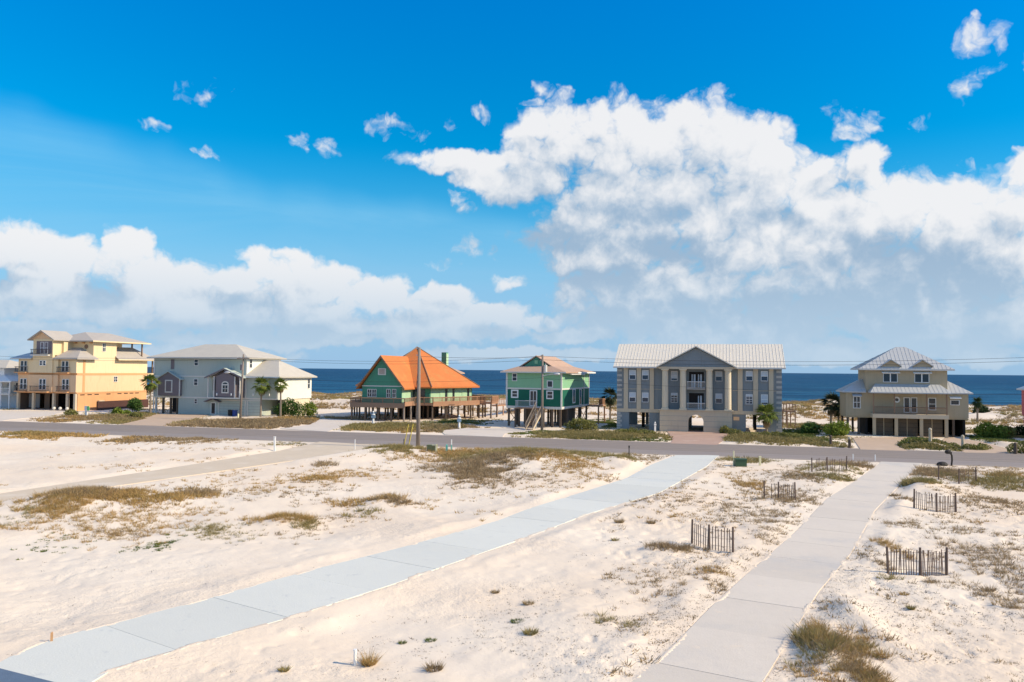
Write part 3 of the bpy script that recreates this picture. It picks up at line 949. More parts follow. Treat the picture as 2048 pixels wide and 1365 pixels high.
def rail(par, pts, h, ms, name='railing', sp=0.16, post=None, base=0.0, w=0.05):
    """railing along a polyline of (x, y, z): top and bottom rail with joined balusters as a sub-part"""
    mb = MB(); bl = MB()
    for a, b in zip(pts[:-1], pts[1:]):
        a = Vector(a); b = Vector(b)
        mb.tube(a + Vector((0, 0, h)), b + Vector((0, 0, h)), w, w, 4)
        mb.tube(a + Vector((0, 0, 0.12 + base)), b + Vector((0, 0, 0.12 + base)), w * 0.8, w * 0.8, 4)
        L = (b - a).length
        n = max(1, int(L / sp))
        for i in range(1, n):
            p = a.lerp(b, i / n)
            bl.tube(p + Vector((0, 0, 0.12 + base)), p + Vector((0, 0, h)), 0.02, 0.02, 4, False)
        if post:
            n = max(1, int(round(L / post)))
            for i in range(n + 1):
                p = a.lerp(b, i / n)
                mb.tube(p, p + Vector((0, 0, h + 0.08)), w * 1.1, w * 1.1, 4)
    o = mb.build(name, ms, par)
    if bl.f: bl.build('balusters', ms, o, kind='stuff')
    return o


def awning(par, x, z, w, y, ms, out=0.55, drop=0.28):
    o = MB().add([(x - w / 2, y, z), (x + w / 2, y, z), (x + w / 2, y - out, z - drop), (x - w / 2, y - out, z - drop),
                  (x - w / 2, y, z - 0.08), (x + w / 2, y, z - 0.08), (x + w / 2, y - out, z - drop - 0.08), (x - w / 2, y - out, z - drop - 0.08)],
                 [(0, 3, 2, 1), (4, 5, 6, 7), (0, 1, 5, 4), (1, 2, 6, 5), (2, 3, 7, 6), (3, 0, 4, 7)]).build('awning', ms, par)
    return o


def house(name, u, v, label, cat='house', z=0.0, rot=None):
    x, y = WX(u, v)
    return empty(name, x, y, z, -TH if rot is None else rot, label, cat)


# ================================================================== 1 columned house
H = house('beach_house', -15.25, 118.0, 'three-storey grey-blue and beige house with round columns, central pediment and cream metal roof')
W_, D_ = 23.0, 12.0
GB, ST_ = M['greyblue'], M['stone']
cbox(GB, 'upper_wall', 0, W_, 0, D_, 2.95, 9.2, H)
# ground floor : piers you can see between
for (a, b) in ((0.0, 1.75), (4.65, 6.3), (16.3, 18.2), (21.1, 23.0)):
    cbox(GB, 'ground_wall', a, b, 0.02, 0.6, 0, 2.95, H)
    cbox(GB, 'ground_wall', a, b, D_ - 0.6, D_ - 0.02, 0, 2.95, H)
for x in (3.2, 19.6):
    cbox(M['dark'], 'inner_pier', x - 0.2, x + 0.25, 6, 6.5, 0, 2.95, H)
    cbox(GB, 'inner_pier', x - 0.1, x + 0.35, D_ - 0.5, D_ - 0.05, 0, 2.95, H)
for x in (6.32, 16.0):
    cbox(GB, 'inner_wall', x, x + 0.25, 0.62, D_ - 0.65, 0, 2.94, H)
for (a, b) in ((0, 6.3), (16.3, 23)):
    cbox(ST_, 'band', a - 0.05, b + 0.05, -0.07, -0.003, 2.55, 3.05, H)
cbox(ST_, 'floor_slab', 0.1, 22.9, 0.1, D_ - 0.1, 2.7, 2.94, H)
# central block with arch (front at y=-1.5)
yb = -1.5
arch = [(6.3, 0), (6.3, 2.98), (16.3, 2.98), (16.3, 0), (12.4, 0), (12.4, 1.45)]
arch += [(11.35 + 1.05 * math.cos(a), 1.45 + 1.0 * math.sin(a)) for a in [math.pi * k / 10 for k in range(1, 10)]]
arch += [(10.3, 1.45), (10.3, 0)]
mb = MB()
# split into left, right and top so every face stays convex
L_ = [(6.3, 0), (10.3, 0), (10.3, 1.45), (10.3, 2.98), (6.3, 2.98)]
R_ = [(12.4, 0), (16.3, 0), (16.3, 2.98), (12.4, 2.98), (12.4, 1.45)]
for P_ in (L_, R_): mb.extr([(p[0], yb, p[1]) for p in P_], (0, 1.5, 0))
N_ = 10
for k in range(N_):
    a0, a1 = math.pi - math.pi * k / N_, math.pi - math.pi * (k + 1) / N_
    p0 = (11.35 + 1.05 * math.cos(a0), 1.45 + math.sin(a0)); p1 = (11.35 + 1.05 * math.cos(a1), 1.45 + math.sin(a1))
    mb.extr([(p0[0], yb, p0[1]), (p1[0], yb, p1[1]), (p1[0], yb, 2.98), (p0[0], yb, 2.98)], (0, 1.5, 0))
cw = mb.build('entrance_wall', ST_, H)
for zz in (0.75, 1.5, 2.2):
    for (a, b) in ((6.3, 10.2), (12.5, 16.3)):
        cbox(M['quoin_b'], 'groove', a, b, yb - 0.012, yb, zz, zz + 0.035, cw)
cbox(ST_, 'porch_slab', 6.1, 16.5, yb - 0.15, 0.0, 2.98, 3.1, H)
for x in (10.05, 12.4):
    cbox(M['greyblue'], 'passage_wall', x, x + 0.25, 0.02, D_ - 0.1, 0, 2.69, H)
# columns
for x in (7.02, 9.55, 13.2, 15.75):
    c_ = MB().tube((x, -1.05, 3.12), (x, -1.05, 8.9), 0.46, 0.42, 20).build('column', M['stone_pale'], H, smooth=False)
    cbox(M['stone_pale'], 'capital', x - 0.52, x + 0.52, -1.57, -0.53, 8.72, 8.9, c_)
    cbox(M['stone_pale'], 'base', x - 0.52, x + 0.52, -1.57, -0.53, 3.1, 3.28, c_)
# flat pilasters
for x0, x1 in ((0.98, 1.6), (2.87, 3.5), (4.75, 5.35), (17.1, 17.75), (19.2, 19.85), (21.3, 21.9)):
    cbox(ST_, 'pilaster', x0, x1, -0.14, 0, 3.05, 9.05, H)
for (a, b) in ((0.0, 6.4), (16.4, 23.0)):
    cbox(ST_, 'string_course', a, b, -0.05, 0, 5.9, 5.96, H)
# quoins
for x0 in (0.0, 22.3):
    for k in range(17):
        ww = 0.7 if k % 2 else 0.5
        a = x0 if x0 == 0 else 23.0 - ww
        cbox(M['quoin_a'] if k % 2 else M['quoin_b'], 'quoin', a - (0.03 if x0 == 0 else 0), a + ww + (0.03 if x0 else 0), -0.05, 0.4, 3.06 + k * 0.36, 3.06 + k * 0.36 + 0.33, H)
    for k in range(8):
        ww = 0.7 if k % 2 else 0.5
        a = x0 if x0 == 0 else 23.0 - ww
        cbox(M['quoin_a'], 'quoin', a - (0.03 if x0 == 0 else 0), a + ww + (0.03 if x0 else 0), -0.04, 0.4, 0.02 + k * 0.36, 0.02 + k * 0.36 + 0.3, H)
# windows
wn = [(2.25, 0), (4.1, 0), (18.65, 0), (20.7, 0)]
for (x, y) in wn:
    for z in (8.0, 4.72):
        st = 'm' if (x == 18.65 and z < 5) else 'h'
        window(H, x, z, 0.82, 1.28, 0, frame=M['white'], pane=M['glass_blue'], split=st, fr=0.06, blind=(0.55 if st == 'h' else 0.2) if not (x == 20.7 and z < 5) else 0.85)
        cbox(M['quoin_b'], 'sill', x - 0.6, x + 0.6, -0.1, 0, z - 0.9, z - 0.74, H)
for x in (8.25, 14.5):
    for z in (7.9, 4.75):
        st = 'm' if (x < 9 and z < 5) else 'h'
        window(H, x, z, 0.82, 1.28, 0, frame=M['white'], pane=M['glass_blue'], split=st, fr=0.06, blind=0.8 if (x < 9 and z > 5) else (0.2 if st == 'm' else 0.5))
# balcony doors and railings
for z0 in (6.15, 3.1):
    d_ = cbox(M['dark'], 'door_recess', 10.35, 12.4, -0.05, -0.003, z0, z0 + 2.35, H)
    for k, x in enumerate((10.75, 11.15, 11.65, 12.05)):
        if z0 < 5 and k in (0, 1): continue
        cbox(M['curtain'], 'curtain', x - (0.16 if k % 2 else 0.05), x + 0.1, -0.09, -0.051, z0 + 0.05, z0 + 2.0, d_)
    cbox(M['quoin_a'], 'balcony_slab', 10.05, 12.65, -1.25, 0.0, z0 - 0.14 if z0 > 5 else z0, z0 if z0 > 5 else z0 + 0.02, H)
    rail(H, [(10.1, -0.1, z0), (10.1, -1.2, z0), (12.6, -1.2, z0), (12.6, -0.1, z0)], 0.95, M['trim'], sp=0.14)
# entablature and pediment
cbox(ST_, 'entablature', 6.15, 16.5, -1.6, 0.0, 8.9, 9.22, H)
MB().extr([(6.2, -1.45, 9.22), (16.5, -1.45, 9.22), (11.35, -1.45, 11.95)], (0, 1.3, 0)).build('pediment', GB, H)
gable_x('portico_roof', 5.75, 16.95, -1.95, 5.0, 9.2, 12.18, M['roof_cream'], H, 0.16, sp=0.46)
V_ = [(-0.5, -0.6, 9.2), (W_ + 0.5, -0.6, 9.2), (W_ + 0.5, 6, 12.7), (-0.5, 6, 12.7), (W_ + 0.5, D_ + 0.6, 9.2), (-0.5, D_ + 0.6, 9.2)]
F_ = [(0, 1, 2, 3), (3, 2, 4, 5)]
ro = slab_roof('roof', V_, F_, 0.2, M['roof_cream'], H)
ribs(V_, F_, 0.46, ro, M['roof_cream'], w=0.05, h=0.03)
for x in (0.02, W_ - 0.27):
    MB().extr([(x, 0.02, 9.0), (x, D_ - 0.02, 9.0), (x, 6, 12.3)], (0.25, 0, 0)).build('gable_wall', ST_, H)
cbox(M['trim'], 'fascia', -0.52, W_ + 0.52, -0.66, -0.58, 8.98, 9.2, H)
for x, h_ in ((17.6, 1.2),):
    cbox(M['peach'], 'wall_sign', 16.5, 17.3, -0.02, 0.015, 1.7, 2.2, H)

# ================================================================== 2 beige house with dormers
H = house('beach_house', 18.95, 120.0, 'taupe house with twin dormers, white awnings and three double garage doors')
TP = M['taupe']
cbox(TP, 'upper_wall', 0, 10.25, 0, 6.4, 5.9, 9.2, H)
cbox(TP, 'middle_wall', 0.6, 9.95, 0.02, 7.0, 2.6, 5.9, H)
cbox(TP, 'left_wing', -2.55, 0.6, 0.0, 6.2, 2.6, 6.0, H)
cbox(TP, 'right_wing', 9.95, 12.8, 0.0, 6.2, 2.6, 6.0, H)
# porch
cbox(M['stone'], 'porch_slab', 0.55, 9.95, -1.9, 0.0, 2.5, 3.05, H)
for x in (0.72, 3.35, 7.3, 9.75):
    cbox(M['deck'], 'porch_post', x - 0.07, x + 0.07, -1.75, -1.61, 3.05, 6.0, H)
rail(H, [(0.7, -1.7, 3.05), (9.8, -1.7, 3.05)], 0.95, M['deck'], sp=0.12)
V_ = [(0.25, -2.3, 6.0), (10.35, -2.3, 6.0), (9.3, 0.0, 7.1), (1.2, 0.0, 7.1)]
o = slab_roof('porch_roof', V_, [(0, 1, 2, 3)], 0.14, M['roof_grey'], H)
V2 = [(0.25, -2.3, 6.0), (1.2, 0, 7.1), (0.25, 0.0, 6.0)]
slab_roof('porch_roof', V2, [(0, 1, 2)], 0.14, M['roof_grey'], H)
slab_roof('porch_roof', [(10.35, -2.3, 6.0), (10.35, 0, 6.0), (9.3, 0, 7.1)], [(0, 1, 2)], 0.14, M['roof_grey'], H)
ribs(V_, [(0, 1, 2, 3)], 0.5, o, M['roof_grey'])
# wing roofs
for sgn in (0, 1):
    if sgn == 0:
        V_ = [(-3.05, -0.4, 6.0), (0.0, -0.4, 6.0), (0.0, 2.4, 7.75), (0.0, 4.2, 7.75), (0.0, 6.7, 6.0), (-3.05, 6.7, 6.0)]
        F_ = [(0, 1, 2), (5, 0, 2, 3), (4, 5, 3)]
    else:
        V_ = [(13.3, -0.4, 6.0), (10.25, -0.4, 6.0), (10.25, 2.4, 7.9), (10.25, 4.2, 7.9), (10.25, 6.7, 6.0), (13.3, 6.7, 6.0)]
        F_ = [(1, 0, 2), (0, 5, 3, 2), (5, 4, 3)]
    o = slab_roof('wing_roof', V_, F_, 0.15, M['roof_grey'], H)
    ribs(V_, F_, 0.5, o, M['roof_grey'])
hip('roof', -0.95, 11.0, -0.7, 7.2, 9.2, 12.3, (4.5, 3.3), (5.7, 3.3), M['roof_grey'], H, sp=0.5)
cbox(M['trim'], 'fascia', -0.95, 11.0, -0.76, -0.702, 8.98, 9.16, H)
# dormers
for x in (3.15, 7.1):
    cbox(TP, 'dormer_wall', x - 1.1, x + 1.1, -0.35, 1.9, 8.9, 9.75, H)
    MB().extr([(x - 1.1, -0.35, 9.75), (x + 1.1, -0.35, 9.75), (x, -0.35, 10.35)], (0, 2.2, 0)).build('dormer_gable', TP, H)
    V_ = [(x - 1.35, -0.65, 9.6), (x, -0.65, 10.5), (x + 1.35, -0.65, 9.6), (x - 1.35, 2.8, 9.6), (x, 2.8, 10.5), (x + 1.35, 2.8, 9.6)]
    slab_roof('dormer_roof', V_, [(0, 1, 4, 3), (1, 2, 5, 4)], 0.12, M['roof_grey'], H)
    for k in (-1, 1):
        window(H, x + 0.46 * k, 7.95, 0.78, 1.1, 0, split='', fr=0.07)
    awning(H, x, 8.95, 2.3, 0, M['white'])
window(H, -1.15, 4.5, 0.78, 1.5, 0, split='g', fr=0.09)
awning(H, -1.15, 5.75, 1.2, 0, M['galv'], 0.5, 0.35)
window(H, 11.15, 4.7, 0.95, 0.55, 0, split='', fr=0.08)
awning(H, 11.15, 5.5, 1.4, 0, M['white'], 0.5, 0.2)
for k, x in enumerate((5.2, 6.1)):
    window(H, x, 4.25, 0.6, 1.9, 0.02, split='', fr=0.1, name='french_door')
window(H, 8.35, 4.45, 0.8, 1.5, 0.02, split='h', fr=0.1)
rw = MB()
n = 14
ring = MB()
cx_, cz_ = 3.95, 4.95
for k in range(n):
    a0, a1 = 2 * math.pi * k / n, 2 * math.pi * (k + 1) / n
    ring.extr([(cx_ + r_ * math.cos(a), -0.05, cz_ + r_ * math.sin(a)) for r_, a in ((0.22, a0), (0.42, a0), (0.42, a1), (0.22, a1))], (0, 0.07, 0))
rw = ring.build('round_window', M['white'], H)
MB().extr([(cx_ + 0.22 * math.cos(2 * math.pi * k / n), -0.02, cz_ + 0.22 * math.sin(2 * math.pi * k / n)) for k in range(n)], (0, 0.03, 0)).build('pane', M['glass'], rw)
# garage level
for x in (0.8, 3.55, 6.65, 9.7):
    cbox(M['taupe'], 'garage_pier', x - 0.2, x + 0.2, -1.75, -1.4, 0, 2.5, H)
for (a, b) in ((1.0, 3.35), (3.75, 6.45), (6.85, 9.5)):
    mid_ = (a + b) / 2
    for (c0, c1) in ((a, mid_ - 0.05), (mid_ + 0.05, b)):
        gd = cbox(M['taupe_dark'], 'garage_door', c0 + 0.03, c1 - 0.03, -0.6, -0.52, 0.03, 2.45, H)
        for zz in (0.6, 1.2, 1.8):
            cbox(M['dark'], 'panel_joint', c0 + 0.03, c1 - 0.03, -0.608, -0.6, zz, zz + 0.03, gd)
    cbox(M['taupe'], 'mullion', mid_ - 0.05, mid_ + 0.05, -0.62, -0.5, 0, 2.47, H)
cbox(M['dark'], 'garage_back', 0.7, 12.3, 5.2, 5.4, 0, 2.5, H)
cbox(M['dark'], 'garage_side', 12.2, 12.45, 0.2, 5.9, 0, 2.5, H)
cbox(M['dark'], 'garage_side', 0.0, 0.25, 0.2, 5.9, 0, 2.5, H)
for x, y in ((-2.3, 0.3), (-0.9, 0.3), (-2.3, 5.6), (-0.9, 5.6), (11.0, 0.3)):
    cbox(M['stilt'], 'piling', x - 0.14, x + 0.14, y - 0.14, y + 0.14, -0.2, 2.6, H)
cbox(M['taupe'], 'floor_slab', -2.5, 12.7, 0.1, 6.1, 2.4, 2.6, H)

# ================================================================== 3 green stilt house
xg, yg = 7.36, 118.0
rg = -math.radians(22)
ca, sa = math.cos(rg), math.sin(rg)
Wg, Dg = 8.7, 14.0
H = empty('beach_house', xg - Wg * ca, yg - Wg * sa, 0, rg, 'two-tone green stilt house with mint upper floor, dark green lower floor and faded salmon roof', 'house')
cbox(M['green_dk'], 'lower_wall', 0, Wg, 0, Dg, 3.0, 5.75, H)
cbox(M['green_lt'], 'upper_wall', 0, Wg, 0, Dg, 5.75, 8.25, H)
for (z0, z1) in ((2.85, 3.15), (5.65, 5.88)):
    cbox(M['trim'], 'trim_band', -0.05, Wg + 0.05, -0.05, 0, z0, z1, H)
    cbox(M['trim'], 'trim_band', Wg, Wg + 0.05, 0.0, Dg + 0.05, z0, z1, H)
for (x, y) in ((0, 0), (Wg, 0), (Wg, Dg * 0.80), (Wg, Dg)):
    cbox(M['trim'], 'corner_board', x - 0.14, x + 0.08 if x else x + 0.14, y - 0.07, y + 0.14, 3.15, 8.25, H)
ro = hip('roof', -0.7, Wg + 1.0, -0.7, Dg + 0.8, 8.3, 9.6, (1.9, 2.6), (1.9, Dg - 3), M['roof_salmon'], H, 0.2)
bpy.data.objects.remove(ro)
V_ = [(-0.8, -0.7, 8.3), (Wg + 0.9, -0.7, 8.3), (Wg + 0.9, Dg + 0.8, 8.3), (-0.8, Dg + 0.8, 8.3),
      (1.6, 1.2, 9.15), (Wg - 1.9, 1.2, 9.15), (Wg - 1.9, Dg - 2.0, 9.15), (1.6, Dg - 2.0, 9.15), (4.2, 1.2, 10.75), (4.2, 10.0, 10.75)]
F_ = [(0, 1, 5, 4), (1, 2, 6, 5), (2, 3, 7, 6), (3, 0, 4, 7), (4, 8, 9, 7), (8, 5, 6, 9), (6, 7, 9)]
slab_roof('roof', V_, F_, 0.16, M['roof_salmon'], H)
MB().extr([(2.0, 1.35, 9.0), (Wg - 2.3, 1.35, 9.0), (4.2, 1.35, 10.5)], (0, 0.3, 0)).build('gable_wall', M['green_md'], H)
cbox(M['green_lt'], 'gable_vent', 3.95, 4.45, 1.28, 1.35, 9.5, 10.05, H)
cbox(M['trim'], 'fascia', -0.8, Wg + 0.9, -0.75, -0.7, 8.12, 8.3, H)
cbox(M['white'], 'fascia', Wg + 0.9, Wg + 0.95, 5.2, Dg + 0.8, 8.1, 8.3, H)
# cross gable over the side
V_ = [(Wg - 1.5, 1.8, 8.75), (Wg + 0.75, 1.8, 8.32), (Wg + 0.75, 8.0, 8.32), (Wg - 1.5, 8.0, 8.75)]
slab_roof('side_eave', [(Wg + 0.02, 1.6, 8.2), (Wg + 1.05, 1.6, 8.02), (Wg + 1.05, 8.6, 8.02), (Wg + 0.02, 8.6, 8.2)], [(0, 1, 2, 3)], 0.12, M['trim'], H)
window(H, 1.25, 7.45, 0.62, 1.0, 0, split='h')
window(H, 6.9, 6.5, 0.72, 0.82, 0, split='', fr=0.12)
window(H, 1.3, 4.95, 0.78, 0.85, 0, split='h', fr=0.2)
window(H, 6.9, 4.9, 0.78, 0.95, 0, split='h', fr=0.15)
window(H, 4.3, 4.35, 0.95, 2.1, 0, split='v', fr=0.12, name='entrance_door')
window(H, 6.0, 4.65, 1.05, 1.9, Wg, face='r', split='', fr=0.18)
window(H, 9.4, 4.4, 0.9, 2.3, Wg, face='r', split='', fr=0.12, name='side_door')
# landing, stairs
cbox(M['deck'], 'landing', 1.9, 6.2, -1.5, -0.05, 2.8, 2.95, H)
rail(H, [(1.95, -0.1, 2.95), (1.95, -1.45, 2.95), (5.4, -1.45, 2.95)], 1.05, M['galv'], sp=0.15)
st_ = MB()
for k in range(15):
    z = 2.8 - k * 0.187
    y = -1.5 - 0.0
    st_.box(5.3, 6.3, -1.5 - 0.27 * (k + 1), -1.5 - 0.27 * k, z - 0.05, z)
so = st_.build('stair_treads', M['deck'], H, kind='stuff')
for x in (5.25, 6.32):
    MB().extr([(x, -1.5, 2.75), (x, -1.5, 2.45), (x, -5.7, -0.15), (x, -5.7, 0.15)], (0.07, 0, 0)).build('stringer', M['stone'], H)
    rail(H, [(x, -1.5, 2.85), (x, -5.6, 0.05)], 0.95, M['pole'], sp=0.3, post=2.0)
for x in (1.95, 3.6, 5.2):
    cbox(M['galv'] if x > 5 else M['stilt'], 'landing_post', x - 0.09, x + 0.09, -1.45, -1.27, -0.1, 2.8, H)
for i, x in enumerate((0.25, 1.9, 4.2, 5.8, 7.2, 8.45)):
    for j, y in enumerate((0.3, 3.6, 7.0, 10.4, 13.6)):
        cbox(M['stilt'], 'piling', x - 0.13, x + 0.13, y - 0.13, y + 0.13, -0.2, 2.9, H)
for (a, b) in ((0.25, 1.9), (4.2, 5.8)):
    for (za, zb) in ((0.3, 2.4), (2.4, 0.3)):
        MB().tube((a, 0.3, za), (b, 0.3, zb), 0.045, 0.045, 4).build('cross_brace', M['stilt'], H)
for (a, b) in ((7.0, 10.4), (10.4, 13.6)):
    for (za, zb) in ((0.3, 2.4), (2.4, 0.3)):
        MB().tube((8.45, a, za), (8.45, b, zb), 0.045, 0.045, 4).build('cross_brace', M['stilt'], H)
cbox(M['stilt'], 'storage_box', 3.0, 3.75, 1.0, 3.0, 0.0, 2.8, H)
cbox(M['stilt'], 'storage_box', 6.3, 8.0, 5.0, 8.5, 0.0, 2.8, H)
cbox(M['trim'], 'floor_frame', 0.05, Wg - 0.05, 0.05, Dg - 0.05, 2.75, 2.99, H)
# rear deck
cbox(M['deck_red'], 'rear_deck', Wg + 0.0, Wg + 2.2, Dg - 1.5, Dg + 2.5, 2.75, 2.95, H)
rail(H, [(Wg + 2.1, Dg - 1.4, 2.95), (Wg + 2.1, Dg + 2.4, 2.95)], 1.0, M['deck_red'], sp=0.12)
for y in (Dg - 1.3, Dg + 2.3):
    cbox(M['deck_red'], 'deck_post', Wg + 1.95, Wg + 2.15, y - 0.1, y + 0.1, -0.3, 2.75, H)

# ================================================================== 4 orange-roofed stilt house
GM, GS = M['green_md'], M['green_sunlit']
H = house('beach_house', -58.0, 122.0, 'weathered green stilt house under steep bright orange roofs with wraparound deck')
# gabled wing : local x 0..7, y 0..9
cbox(GM, 'wing_wall', 0, 7, 0, 6.0, 2.75, 5.75, H)
MB().extr([(0, 0, 5.75), (7, 0, 5.75), (3.5, 0, 10.3)], (0, 5.0, 0)).build('gable_wall', GM, H)
V_ = [(-0.8, -0.7, 5.1), (3.5, -0.7, 10.75), (7.8, -0.7, 5.1), (-0.8, 9.0, 5.1), (3.5, 10.8, 10.75), (7.8, 7.5, 5.1)]
V_[0] = (-0.8, -0.7, 5.35); V_[3] = (-0.8, 8.0, 5.35); V_[2] = (7.8, -0.7, 5.35); V_[5] = (7.8, 8.0, 5.35)
ro = slab_roof('wing_roof', V_, [(0, 1, 4, 3), (1, 2, 5, 4)], 0.22, M['roof_orange'], H)
for sx_ in (-1, 1):
    MB().extr([(3.5, -0.72, 10.72), (3.5 + 4.3 * sx_, -0.72, 5.32), (3.5 + 4.3 * sx_, -0.72, 5.05), (3.5, -0.72, 10.42)], (0, -0.06, 0)).build('rake_board', M['deck'], H)
cbox(M['trim'], 'belt_trim', -0.03, 7.03, -0.04, 0, 5.6, 5.75, H)
window(H, 2.15, 4.5, 0.65, 1.15, 0, split='g', frame=M['trim'])
window(H, 1.35, 4.5, 0.65, 1.15, 0, split='g', frame=M['trim'])
window(H, 4.7, 4.5, 0.55, 1.25, 0, split='g', frame=M['trim'])
window(H, 5.7, 4.5, 0.55, 1.25, 0, split='g', frame=M['trim'])
vn_ = cbox(M['trim'], 'gable_vent', 2.8, 4.2, -0.06, 0, 7.5, 8.6, H)
for k in range(5):
    cbox(M['deck'], 'louvre', 3.0, 4.0, -0.075, -0.06, 7.65 + k * 0.18, 7.75 + k * 0.18, vn_)
# hexagonal main room : centre in local coordinates
hcx, hcy = -53.8 + 58.0, 135.7 - 122.0


def hexp(r, a0=-56, n=6):
    return [(hcx + r * math.cos(math.radians(a0 + 60 * k)), hcy + r * math.sin(math.radians(a0 + 60 * k))) for k in range(n)]


hw_ = hexp(10.3)
MB().prism(hw_, 2.75, 5.9).build('main_wall', GM, H)
# right-hand sides get a paler wall colour that stands in for sunlight
he = hexp(11.7)
V_ = [(p[0], p[1], 5.55) for p in he] + [(hcx, hcy, 12.5)]
slab_roof('roof', V_, [(k, (k + 1) % 6, 6) for k in range(6)], 0.22, M['roof_orange'], H)
for k in (0, 5, 1):
    MB().tube((he[k][0], he[k][1], 5.62), (hcx, hcy, 12.55), 0.09, 0.09, 5).build('hip_cap', M['deck'], H)
# windows on the hexagon's right front side (vertex 0 -> vertex 1)
def on_side(k, f, z0, z1, w_, ms, name, d=0.05):
    a, b = hw_[k], hw_[(k + 1) % 6]
    ex, ey = b[0] - a[0], b[1] - a[1]; L = math.hypot(ex, ey); ex /= L; ey /= L
    nx_, ny_ = ey, -ex
    c0 = (a[0] + ex * (L * f - w_ / 2), a[1] + ey * (L * f - w_ / 2)); c1 = (a[0] + ex * (L * f + w_ / 2), a[1] + ey * (L * f + w_ / 2))
    return MB().prism([c0, (c0[0] + nx_ * d, c0[1] + ny_ * d), (c1[0] + nx_ * d, c1[1] + ny_ * d), c1], z0, z1).build(name, ms, H)
on_side(0, 0.5, 2.76, 5.6, 9.9, GS, 'sunlit_facing', 0.04)
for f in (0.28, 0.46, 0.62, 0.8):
    on_side(0, f, 3.2, 5.4, 1.1, M['green_sunlit'], 'shutter', 0.09)
for f in (0.37, 0.54, 0.9):
    on_side(0, f, 3.0, 5.2, 0.5, M['glass'], 'window', 0.07)
for f in (0.62, 0.75, 0.88):
    on_side(5, f, 3.3, 5.1, 0.8, M['glass'], 'window', 0.06)
cbox(GS, 'sunlit_facing', 7.0, 7.05, 0.1, 5.9, 2.76, 5.6, H)
# chimney and back wing
ch_ = (7.4, 19.8)
cbox(GM, 'chimney', ch_[0] - 0.5, ch_[0] + 0.4, ch_[1] - 0.6, ch_[1] + 0.6, 5.0, 11.7, H)
cbox(GS, 'sunlit_chimney_face', ch_[0] + 0.4, ch_[0] + 0.46, ch_[1] - 0.6, ch_[1] + 0.6, 7.0, 11.5, H)  # right face painted lighter to look sunlit
V_ = [(5.0, 18.0, 9.6), (9.6, 18.0, 7.9), (9.6, 25.0, 7.9), (5.0, 25.0, 9.6)]
slab_roof('back_roof', V_, [(0, 1, 2, 3)], 0.2, M['roof_salmon'], H)
cbox(GM, 'back_wall', 5.0, 9.0, 19.5, 24.5, 2.75, 7.6, H)
# deck
dk_ = hexp(12.7)
MB().prism(dk_, 2.48, 2.75).build('deck', M['deck_red'], H)
cbox(M['deck'], 'deck', -1.4, 8.2, -1.5, 4.5, 2.46, 2.74, H)
cbox(M['deck'], 'deck_skirt', -1.42, 8.22, -1.56, -1.5, 2.2, 3.0, H)
rail(H, [(-1.35, 4.0, 2.74), (-1.35, -1.45, 2.74), (8.15, -1.45, 2.74), (8.15, 3.2, 2.74)], 1.0, M['deck'], sp=0.13, w=0.07, post=1.9)
MB().prism([(8.2, 2.4), (8.26, 2.4), (8.26, -1.5), (8.2, -1.5)], 2.5, 3.2).build('deck_skirt', M['deck_red'], H)
rail(H, [(8.15, 3.2, 2.75), (*dk_[0], 2.75), (*dk_[1], 2.75), (*dk_[2], 2.75)], 1.05, M['deck_red'], sp=0.11, w=0.08, post=2.0)
for k in (0, 1):
    a, b = dk_[k], dk_[(k + 1) % 6]
    a = (a[0], a[1]); nx_, ny_ = (b[1] - a[1]), -(b[0] - a[0]); L = math.hypot(nx_, ny_); nx_ /= L; ny_ /= L
    MB().prism([a, (a[0] + nx_ * 0.05, a[1] + ny_ * 0.05), (b[0] + nx_ * 0.05, b[1] + ny_ * 0.05), b], 2.35, 3.15 if k == 0 else 3.7).build('deck_skirt', M['deck_red'], H)
MB().prism([(dk_[1][0] - 2.6, dk_[1][1] - 1.2), (dk_[1][0] + 1.6, dk_[1][1] - 1.2), (dk_[1][0] + 1.6, dk_[1][1] + 3), (dk_[1][0] - 2.6, dk_[1][1] + 3)], 2.5, 2.74).build('side_deck', M['deck_red'], H)
bx_, by_ = dk_[1]
rail(H, [(bx_ - 2.6, by_ - 1.2, 2.74), (bx_ + 1.6, by_ - 1.2, 2.74), (bx_ + 1.6, by_ + 3, 2.74)], 1.05, M['deck_red'], sp=0.11, w=0.08, post=1.4)
for x in (-1.2, 1.2, 3.5, 5.8, 8.0):
    for y in (-1.3, 1.6, 4.2):
        MB().tube((x, y, -0.3), (x, y, 2.46), 0.17, 0.15, 7).build('piling', M['stilt'] if x < 7 else M['pole'], H)
for r_, st2 in ((12.3, 0), (9.0, 0), (5.4, 0)):
    for k in range(6):
        a, b = hexp(r_)[k], hexp(r_)[(k + 1) % 6]
        for f in ((0, 0.25, 0.5, 0.75) if r_ > 10 else (0, 0.5) if r_ > 6 else (0, 0.5)):
            x, y = a[0] + (b[0] - a[0]) * f, a[1] + (b[1] - a[1]) * f
            if y < 4.3 and -1.5 < x < 8.2: continue
            MB().tube((x, y, -0.4), (x, y, 2.5), 0.17, 0.15, 6).build('piling', M['stilt'], H)
for x in (bx_ - 0.8, bx_ + 1.4):
    for y in (by_ - 1.0, by_ + 2.8):
        MB().tube((x, y, -0.4), (x, y, 2.5), 0.16, 0.15, 6).build('piling', M['stilt'], H)
cbox(M['dark'], 'storage_room', hcx - 2.0, hcx + 3.5, hcy - 4, hcy + 2, -0.2, 2.48, H)
